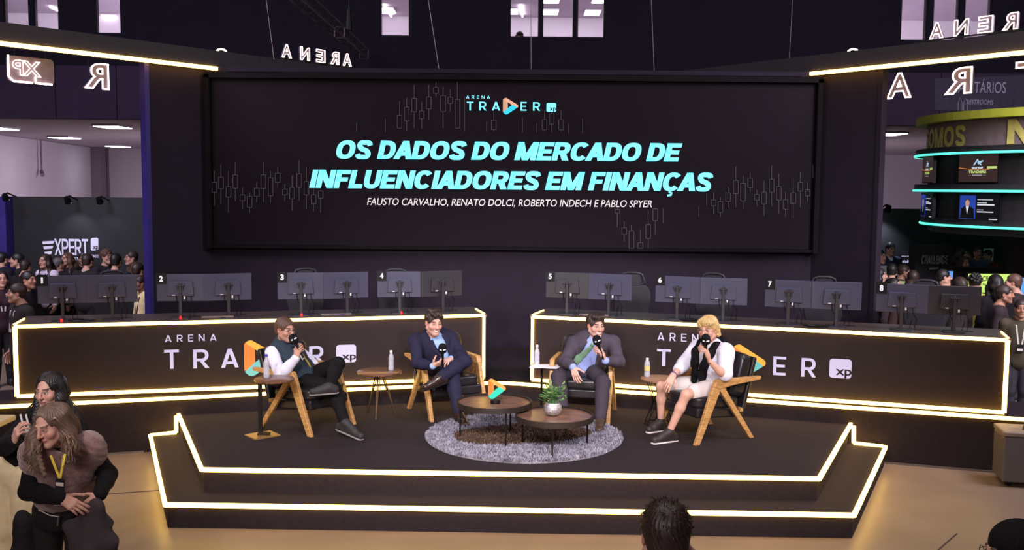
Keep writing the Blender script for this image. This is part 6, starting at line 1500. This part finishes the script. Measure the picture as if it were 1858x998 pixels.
wA = person(g, 'leaning woman with long light brown hair and a mauve fur vest', (206, 156, 138), .0045, hands=(((g.J['wr_r'], A((.75, -.1, -.42)), A((-.1, .85, -.5)), 'r'), dict(curl=(.3, .4, .3), sc=.95)), ((g.J['wr_l'], A((-.5, -.45, -.5)), A((-.4, .8, 0)), 'l'), dict(curl=(.6, .7, .5), sc=.92))), fem=True, lips=(170, 96, 92), brow=(90, 64, 50), lid=.4)
def lhair(S):
    n = g.J['neck']
    for k_, (pts, rs) in enumerate((([g.hp(-.076, -.02, .03), V3(P(60, 795, 5.96)), V3(P(58, 828, 5.88)), V3(P(72, 855, 5.82))], [.030, .036, .040, .016]), ([g.hp(.076, -.03, .05), V3(P(122, 785, 6.02)), V3(P(128, 812, 5.96)), V3(P(122, 838, 5.92))], [.036, .048, .046, .018]),
                                    ([g.hp(.03, -.07, .05), V3(P(124, 770, 6.1)), V3(P(140, 800, 6.14))], [.06, .06, .04]), ([g.hp(-.080, -.02, .0), V3(P(62, 805, 5.9)), V3(P(80, 862, 5.78))], [.02, .026, .012]))): S.chain(pts, rs, .03)
hair_obj(g, 'long', HAIRS['l'], wA, .0045, 1.1, .003, lhair)
M_LIGHTS = mat('blond_highlights', (178, 144, 116), .45, var=.3, scale=30)
part_strands(g, lambda R_: V3(P(R_.uniform(108, 140), R_.uniform(802, 842), R_.uniform(5.86, 5.98))), lambda R_: V3(P(R_.uniform(48, 72), R_.uniform(815, 862), R_.uniform(5.80, 5.88))), wA, (HAIRS['l'], HAIRS['l'], M_LIGHTS), 230)
S = Sdf(); put_torso(S, g, .010, bust=.9)
for s in 'lr': put_arm(S, g, s, .014, .97)
S.ell(g.tp(0, 0, -.02), (.16, .125, .13), g.R, .04); cloth('black_top', S, .005, cl((22, 20, 23)), wA, .004, 26)
S = Sdf(); put_torso(S, g, .038, bust=.9)
for s in 'lr': S.cone(g.J['sh_' + s], mid(g.J['sh_' + s], g.J['el_' + s], .28), .078, .070, .07)
S.ell(g.tp(0, .02, .42), (.185, .155, .20), g.R, .05); S.plane(g.tp(0, 0, .20), -g.u, .02)
for i in range(8): S.cone(g.tp(-.012, .19, 1.1 - i * .13), g.tp(.012, .19, 1.1 - i * .13), .050 - .004 * i, .050 - .004 * i, .01, None, 's')
S.ell(g.tp(0, .04, 1.12), (.075, .10, .08), g.R, .02, 's')
m = mat('mauve_fur', (136, 104, 100), .95, var=.18, scale=30, bump=.9, bscale=130, sheen=.5); P_, Fq = S.mesh(.005)
surf('fur_vest', P_, Fq, m, wA, None, lambda p: .002 * np.sin(70 * p[:, 0] + 30 * p[:, 2]) * np.sin(60 * p[:, 2] + 50 * p[:, 1]) + .0015 * np.sin(140 * p[:, 2] + 90 * p[:, 0]))
S = Sdf(); S.ell(g.tp(0, .005, .10), (.155, .13, .10), g.R, .03); cloth('grey_waist', S, .006, cl((88, 78, 78)), wA, .003, 30)
S = Sdf(); S.ell(g.tp(0, -.005, -.04), (.175, .135, .13), g.R, .04)
for s in 'lr': put_leg(S, g, s, .02, .96)
cloth('trousers', S, .006, cl((38, 32, 34)), wA, .005, 24)
for s in 'lr': shoe('shoe', g, s, M_SHOEK, wA, None, .006)
for s, a, b in ((-1, (92, 826), (108, 868)), (1, (118, 824), (109, 868))): ribbon('lanyard', [P(*a, 5.86), P((a[0] + b[0]) / 2, (a[1] + b[1]) / 2, 5.81), P(*b, 5.80)], .014, mat('yellow_lanyard', (216, 188, 60), .6), wA, (0, -1, 0))
q = P(109, 882, 5.79); R_ = Matrix.Rotation(.1, 3, 'Y'); bd = obj('badge', MB().box(q, (.055, .004, .085), R_), cl((32, 30, 34)), wA); obj('badge_label', MB().box(q + Vector((0, -.004, .012)), (.045, .002, .02), R_), cl((200, 190, 180)), bd)
obj('paper_tag', MB().box(P(106, 913, 5.93), (.055, .003, .03)), M_PAPER, wA)
S = Sdf()                                                             # the dark jacket she is gathering up in her hands
top = V3(P(172, 925, 5.92)); S.chain([V3(P(128, 922, 5.90)), top, V3(P(200, 950, 5.97))], [.026, .035, .030], .03)
for px_, py_, yy, r_ in ((150, 985, 5.92, .10), (185, 985, 5.95, .10), (165, 1040, 5.95, .12), (200, 1020, 6.0, .09), (128, 960, 5.95, .06)): S.cone(top, V3(P(px_, py_, yy)), .03, r_, .03, ((.1, 1, 0), .55))
tag(cloth('jacket', S, .006, mat('dark_grey_jacket', (64, 56, 60), .8, var=.1, bump=.1, bscale=80), None, .016, 26), 'crumpled dark grey jacket gathered in the hands of the leaning woman', 'jacket')
S = Sdf(); S.ell(V3(P(96, 945, 6.16)), (.12, .05, .075), None, .03); S.cone(V3(P(70, 920, 6.2)), V3(P(128, 935, 6.16)), .02, .02, .02); o = cloth('waist_bag', S, .006, cl((30, 27, 29)), None, .003, 30); tag(o, 'dark waist bag with a pale zip at the hip of the leaning woman', 'bag')
obj('zipper', MB().tube([P(70, 925, 6.09), P(90, 935, 6.085), P(108, 938, 6.09)], .004, 6), M_KICK, o); obj('zipper_pull', MB().tube([P(106, 938, 6.085), P(104, 955, 6.085)], .005, 6), M_KICK, o)
S = Sdf(); S.cone(V3(P(46, 950, 6.45)), V3(P(50, 1010, 6.45)), .07, .10, .04); S.cone(V3(P(40, 935, 6.45)), V3(P(46, 960, 6.45)), .03, .07, .04); S.cone(V3(P(60, 1130, 6.45)), V3(P(50, 1010, 6.45)), .09, .10, .04); S.cone(V3(P(60, 1130, 6.45)), A((P(60, 1130, 6.45).x, 6.45, .06)), .09, .06, .04); tag(cloth('backpack', S, .007, cl((34, 30, 32)), None, .006, 24), 'dark backpack standing beside the hip of the leaning woman', 'backpack')

c = P(90, 708, 6.95); hips = P(28, 852, 7.0)
J = dict(hip_l=A(hips) + (.09, -.02, 0), hip_r=A(hips) + (-.09, .02, 0), sh_l=V3(P(140, 782, 7.0)), sh_r=V3(P(44, 778, 6.92)), el_l=V3(P(150, 850, 7.05)), wr_l=V3(P(110, 880, 6.85)), el_r=V3(P(6, 812, 6.80)), wr_r=V3(P(26, 801, 6.58)))
for s, dx in (('l', .10), ('r', -.10)):
    J['kn_' + s] = (hips.x + dx, hips.y - .03, hips.z * .53); J['an_' + s] = (hips.x + dx, hips.y + .03, .09); J['to_' + s] = (hips.x + dx * 1.2 - .03, hips.y - .14, .033); J['he_' + s] = (hips.x + dx, hips.y + .07, .04)
g = Fig(**J); g.w = .96; g.J['neck'] = mid(g.J['sh_l'], g.J['sh_r']) + A((-.0, 0, .05)); g.head(c, (-.22, -.95, -.12), (0, 0, 1), 1.0)
wB = person(g, 'dark haired woman in black top and cream trousers behind the leaning woman', (204, 156, 140), .0045, hands=(((g.J['wr_r'], A((.25, -.2, .55)), A((.6, .6, 0)), 'r'), dict(curl=(.6, .8, .5), sc=.95)), ((g.J['wr_l'], A((-.5, -.3, -.4)), A((0, .8, -.3)), 'l'), dict(sc=.95))), fem=True, lips=(160, 92, 90), brow=(44, 32, 30))
hair_obj(g, 'long', HAIRS['k'], wB, .0045, 1.2, .002, long_hair(g, .16, .055))
part_strands(g, lambda R_: V3(P(R_.uniform(120, 150), R_.uniform(745, 790), R_.uniform(6.88, 6.98))), lambda R_: V3(P(R_.uniform(40, 66), R_.uniform(745, 785), R_.uniform(6.84, 6.92))), wB, (HAIRS['k'],), 190, .003)
S = Sdf(); put_torso(S, g, .014, bust=.9)
for s in 'lr': put_arm(S, g, s, .018, .95)
S.plane(g.tp(0, 0, .20), -g.u, .01); cloth('black_top', S, .005, cl((26, 22, 25)), wB, .005, 24)
S = Sdf(); S.ell(g.tp(0, -.005, .0), (.18, .14, .14), g.R, .04)
for s in 'lr': put_leg(S, g, s, .048, .96)
cloth('trousers', S, .006, cl((238, 218, 176)), wB, .006, 20)
for s in 'lr': shoe('shoe', g, s, M_SHOEK, wB, None, .006)
for s in (-1, 1): ribbon('lanyard', [P(42 + 5 * s, 752, 6.80), P(46 + 5 * s, 768, 6.76), P(52, 788, 6.76)], .012, cl((206, 200, 200)), wB, (0, -1, 0))
tag(obj('phone', MB().box(Vector(P(22, 806, 6.56)), (.075, .010, .15), Matrix.Rotation(.9, 3, 'Y')), M_BLK, bevel=.004), 'black phone in the raised hand of the dark haired woman', 'phone')

# ---- two heads cut by the bottom edge
C1, gC = stander(1207, 970, 3.50, 180, 'man seen from behind at the bottom edge in front of the stage', 'f', ('short', 'd'), (40, 34, 38), h=.0045, arms='raise', group=None, w=1.05)
tuft = MB()
for i in range(420):
    a, b = RNG.uniform(0, 6.283), RNG.uniform(-.1, 1.0); rr = math.sqrt(max(0, 1 - b * b)); n_ = A((rr * math.cos(a), rr * math.sin(a), b)); q0 = A((0, -.020, .037)) + n_ * A((.083, .101, .091)); d_ = n_ * .55 + A((0, -.5, -.35 + b * .2)) * .6 + RNG.normal(0, .35, 3)
    tuft.tube([gC.hp(*q0), gC.hp(*(q0 + d_ * .010)), gC.hp(*(q0 + d_ * .020 - n_ * .002))], [.0016, .0013, .0005], 4)
obj('hair_tufts', tuft, M_HAIRD, C1)
pr_, g = stander(1838, 1008, 3.60, -93, 'person in a dark cap and glasses at the bottom right corner', 'f', ('cap', 'x'), (34, 30, 34), h=.0045, gl=True, group=None)
# ---- men beside the ends of the counters
stander(30, 532, 12.15, -42, 'bare armed man in a charcoal polo with white lanyard beside the left counter', 'f', ('short', 'd'), (48, 44, 46), sleeve=-.75, lanyard=(214, 210, 210), h=.006, w=1.1, turn=-20, beard=.15, group=None)
stander(1853, 560, 12.3, -20, 'man in an olive shirt with lanyard and badge beside the right counter', 't', ('short', 'd'), (74, 66, 54), (70, 66, 78), sleeve=-.8, lanyard=(200, 196, 190), badge=True, h=.006, group=None, beard=.2)
stander(1823, 534, 13.0, 62, 'man in a dark T-shirt turned right next to the price board', 't', ('short', 'd'), (52, 42, 46), sleeve=-.85, h=.007, beard=.3)
# ---- crowd on the left, in front of the booth
K = (22, 20, 25)
for a in ((52, 508, 13.9, 75, 'man in profile lit orange behind the man in the charcoal polo', dict(top=K, hair=('short', 'k'), sk='t')),
          (2, 506, 14.3, 40, 'person with a lanyard cut by the left edge behind the charcoal polo', dict(top=(52, 34, 44), lanyard=(190, 190, 200), fem=True, hair=('long', 'k'))),
          (30, 472, 17.0, -70, 'black haired man in black facing left in front of the indigo partition', dict(top=K, hair=('short', 'k'))),
          (6, 470, 17.6, 160, 'dark haired person at the left edge seen from behind', dict(top=(30, 28, 40), hair=('short', 'k'))),
          (47, 484, 16.6, 170, 'man with his back turned in a dark jacket left of monitor 1', dict(top=(30, 27, 30), hair=('short', 'd'))),
          (81, 474, 17.2, -18, 'woman with long dark hair in a white top below the EXPERT sign', dict(top=(206, 196, 216), hair=('long', 'd'), fem=True, lanyard=(120, 100, 170))),
          (106, 479, 17.8, 150, 'grey haired man bending away beside the woman in white', dict(top=(42, 38, 42), hair=('short', 'g'), lean=.15)),
          (121, 470, 18.4, -30, 'woman with long brown hair and a dark coat under the EXPERT sign', dict(top=(34, 29, 33), hair=('long', 'b'), fem=True)),
          (160, 474, 16.6, 165, 'man in a dark suit seen from behind right of the EXPERT lettering', dict(top=(36, 31, 34), hair=('short', 'd'), shirt=(170, 168, 180), w=1.1)),
          (150, 470, 18.95, 20, 'face of a man looking over the dark suit under the EXPERT badge', dict(top=K, hair=('short', 'k'), beard=.3)),
          (194, 466, 17.6, 55, 'curly haired man with glasses in a dark suit behind monitor 1', dict(top=(40, 36, 42), hair=('curly', 'b'), gl=True, shirt=(120, 120, 140))),
          (211, 474, 16.15, 175, 'man from behind in a navy suit with a white collar', dict(top=(30, 32, 48), hair=('short', 'k'), w=1.1)),
          (238, 468, 17.4, -50, 'man with glasses in a brown jacket at the edge of the stage wall', dict(top=(84, 64, 58), hair=('short', 'd'), gl=True, shirt=(60, 56, 64))),
          (252, 491, 15.35, 150, 'dark haired man behind the man in the cream jacket', dict(top=(40, 30, 32), hair=('short', 'd'))),
          (254, 514, 14.55, -40, 'man in a cream jacket with a badge half hidden by monitor 1', dict(top=(226, 206, 160), hair=('short', 'd'), sk='t', beard=.4, gl=True, lanyard=(40, 38, 40), badge=True))):
    stander(*a[:5], **a[5])
# ---- crowd on the right, around the round tower
q0, q1 = P(1585, 500, 18.9), P(1815, 500, 18.9); tag(obj('low_riser', MB().box(((q0.x + q1.x) / 2, 18.95, .11), (q1.x - q0.x, .75, .22)), M_BOOTH), 'low black riser under the people farthest back on the right', 'riser')
for a in ((1616, 452, 18.9, 10, 'smiling man in a navy vest and white shirt at the back beside the stage wall', dict(top=(206, 206, 216), vest=(40, 42, 62), hair=('short', 'k'), lanyard=(180, 176, 170), badge=True, z0=.22, smile=.8)),
          (1597, 466, 18.2, 30, 'person in white half hidden by the right end of the stage wall', dict(top=(200, 196, 204), hair=('short', 'k'))),
          (1597, 500, 16.0, 70, 'woman in profile beside the right end of the stage wall', dict(top=(52, 40, 44), hair=('long', 'k'), fem=True, shirt=(210, 206, 210))),
          (1618, 492, 16.4, 165, 'man in a pale green shirt seen from behind', dict(top=(150, 152, 112), hair=('short', 'k'), w=1.1)),
          (1622, 520, 14.2, 55, 'woman with long black hair left of monitor 8', dict(top=(60, 50, 54), hair=('long', 'k'), fem=True)),
          (1641, 493, 16.8, 72, 'bearded man with glasses in a black polo facing right', dict(top=K, hair=('short', 'd'), gl=True, beard=.6, sk='t')),
          (1656, 505, 15.2, 172, 'short haired man in a white shirt seen from behind above monitor 8', dict(top=(196, 184, 178), hair=('crop', 'd'), sk='d', w=1.1)),
          (1652, 524, 13.45, 165, 'man with a brown head low behind monitor 8', dict(top=(60, 44, 42), hair=('crop', 'd'), sk='d')),
          (1712, 503, 15.4, 80, 'dark haired man in black bending to the blue screen', dict(top=K, hair=('short', 'k'), lean=.2)),
          (1742, 521, 13.25, 20, 'man looking down above the unlit monitor next to number 8', dict(top=(44, 38, 40), hair=('short', 'd'), tilt=.6, sk='t')),
          (1769, 513, 14.2, 160, 'man in a lime shirt with curly black hair in front of the price board', dict(top=(168, 166, 76), hair=('curly', 'k'), sk='t', w=1.1)),
          (1805, 515, 13.62, 178, 'long black haired woman covering the price board', dict(top=K, hair=('long', 'k'), fem=True)),
          (1838, 513, 14.1, -120, 'brown haired man right of the price board', dict(top=(48, 42, 44), hair=('short', 'b'))),
          (1747, 462, 18.75, 50, 'dark haired woman in wine red at the back counter', dict(top=(70, 36, 42), hair=('long', 'k'), fem=True, z0=.22)),
          (1757, 465, 19.2, 0, 'shadowed man between the woman in wine red and the man in blue', dict(top=(40, 38, 44), hair=('short', 'k'), sk='d', z0=.22)),
          (1775, 458, 19.0, -10, 'man in a slate blue shirt before the white panel', dict(top=(74, 76, 104), hair=('short', 'd'), sk='t', z0=.22)),
          (1750, 478, 18.25, 10, 'woman with brown hair and bare shoulders at the back counter', dict(top=(180, 140, 126), hair=('long', 'b'), fem=True)),
          (1791, 464, 19.2, -60, 'person in a red top partly covering the white panel', dict(top=(140, 40, 44), hair=('short', 'k'), z0=.22))):
    stander(*a[:5], **a[5])
# ---- the man at the upper window
stander(942, 66, 25.6, -80, 'man seen in profile at the first of the three middle upper windows', 'f', ('short', 'k'), (44, 50, 54), z0=5.15, group=None, lean=.1)
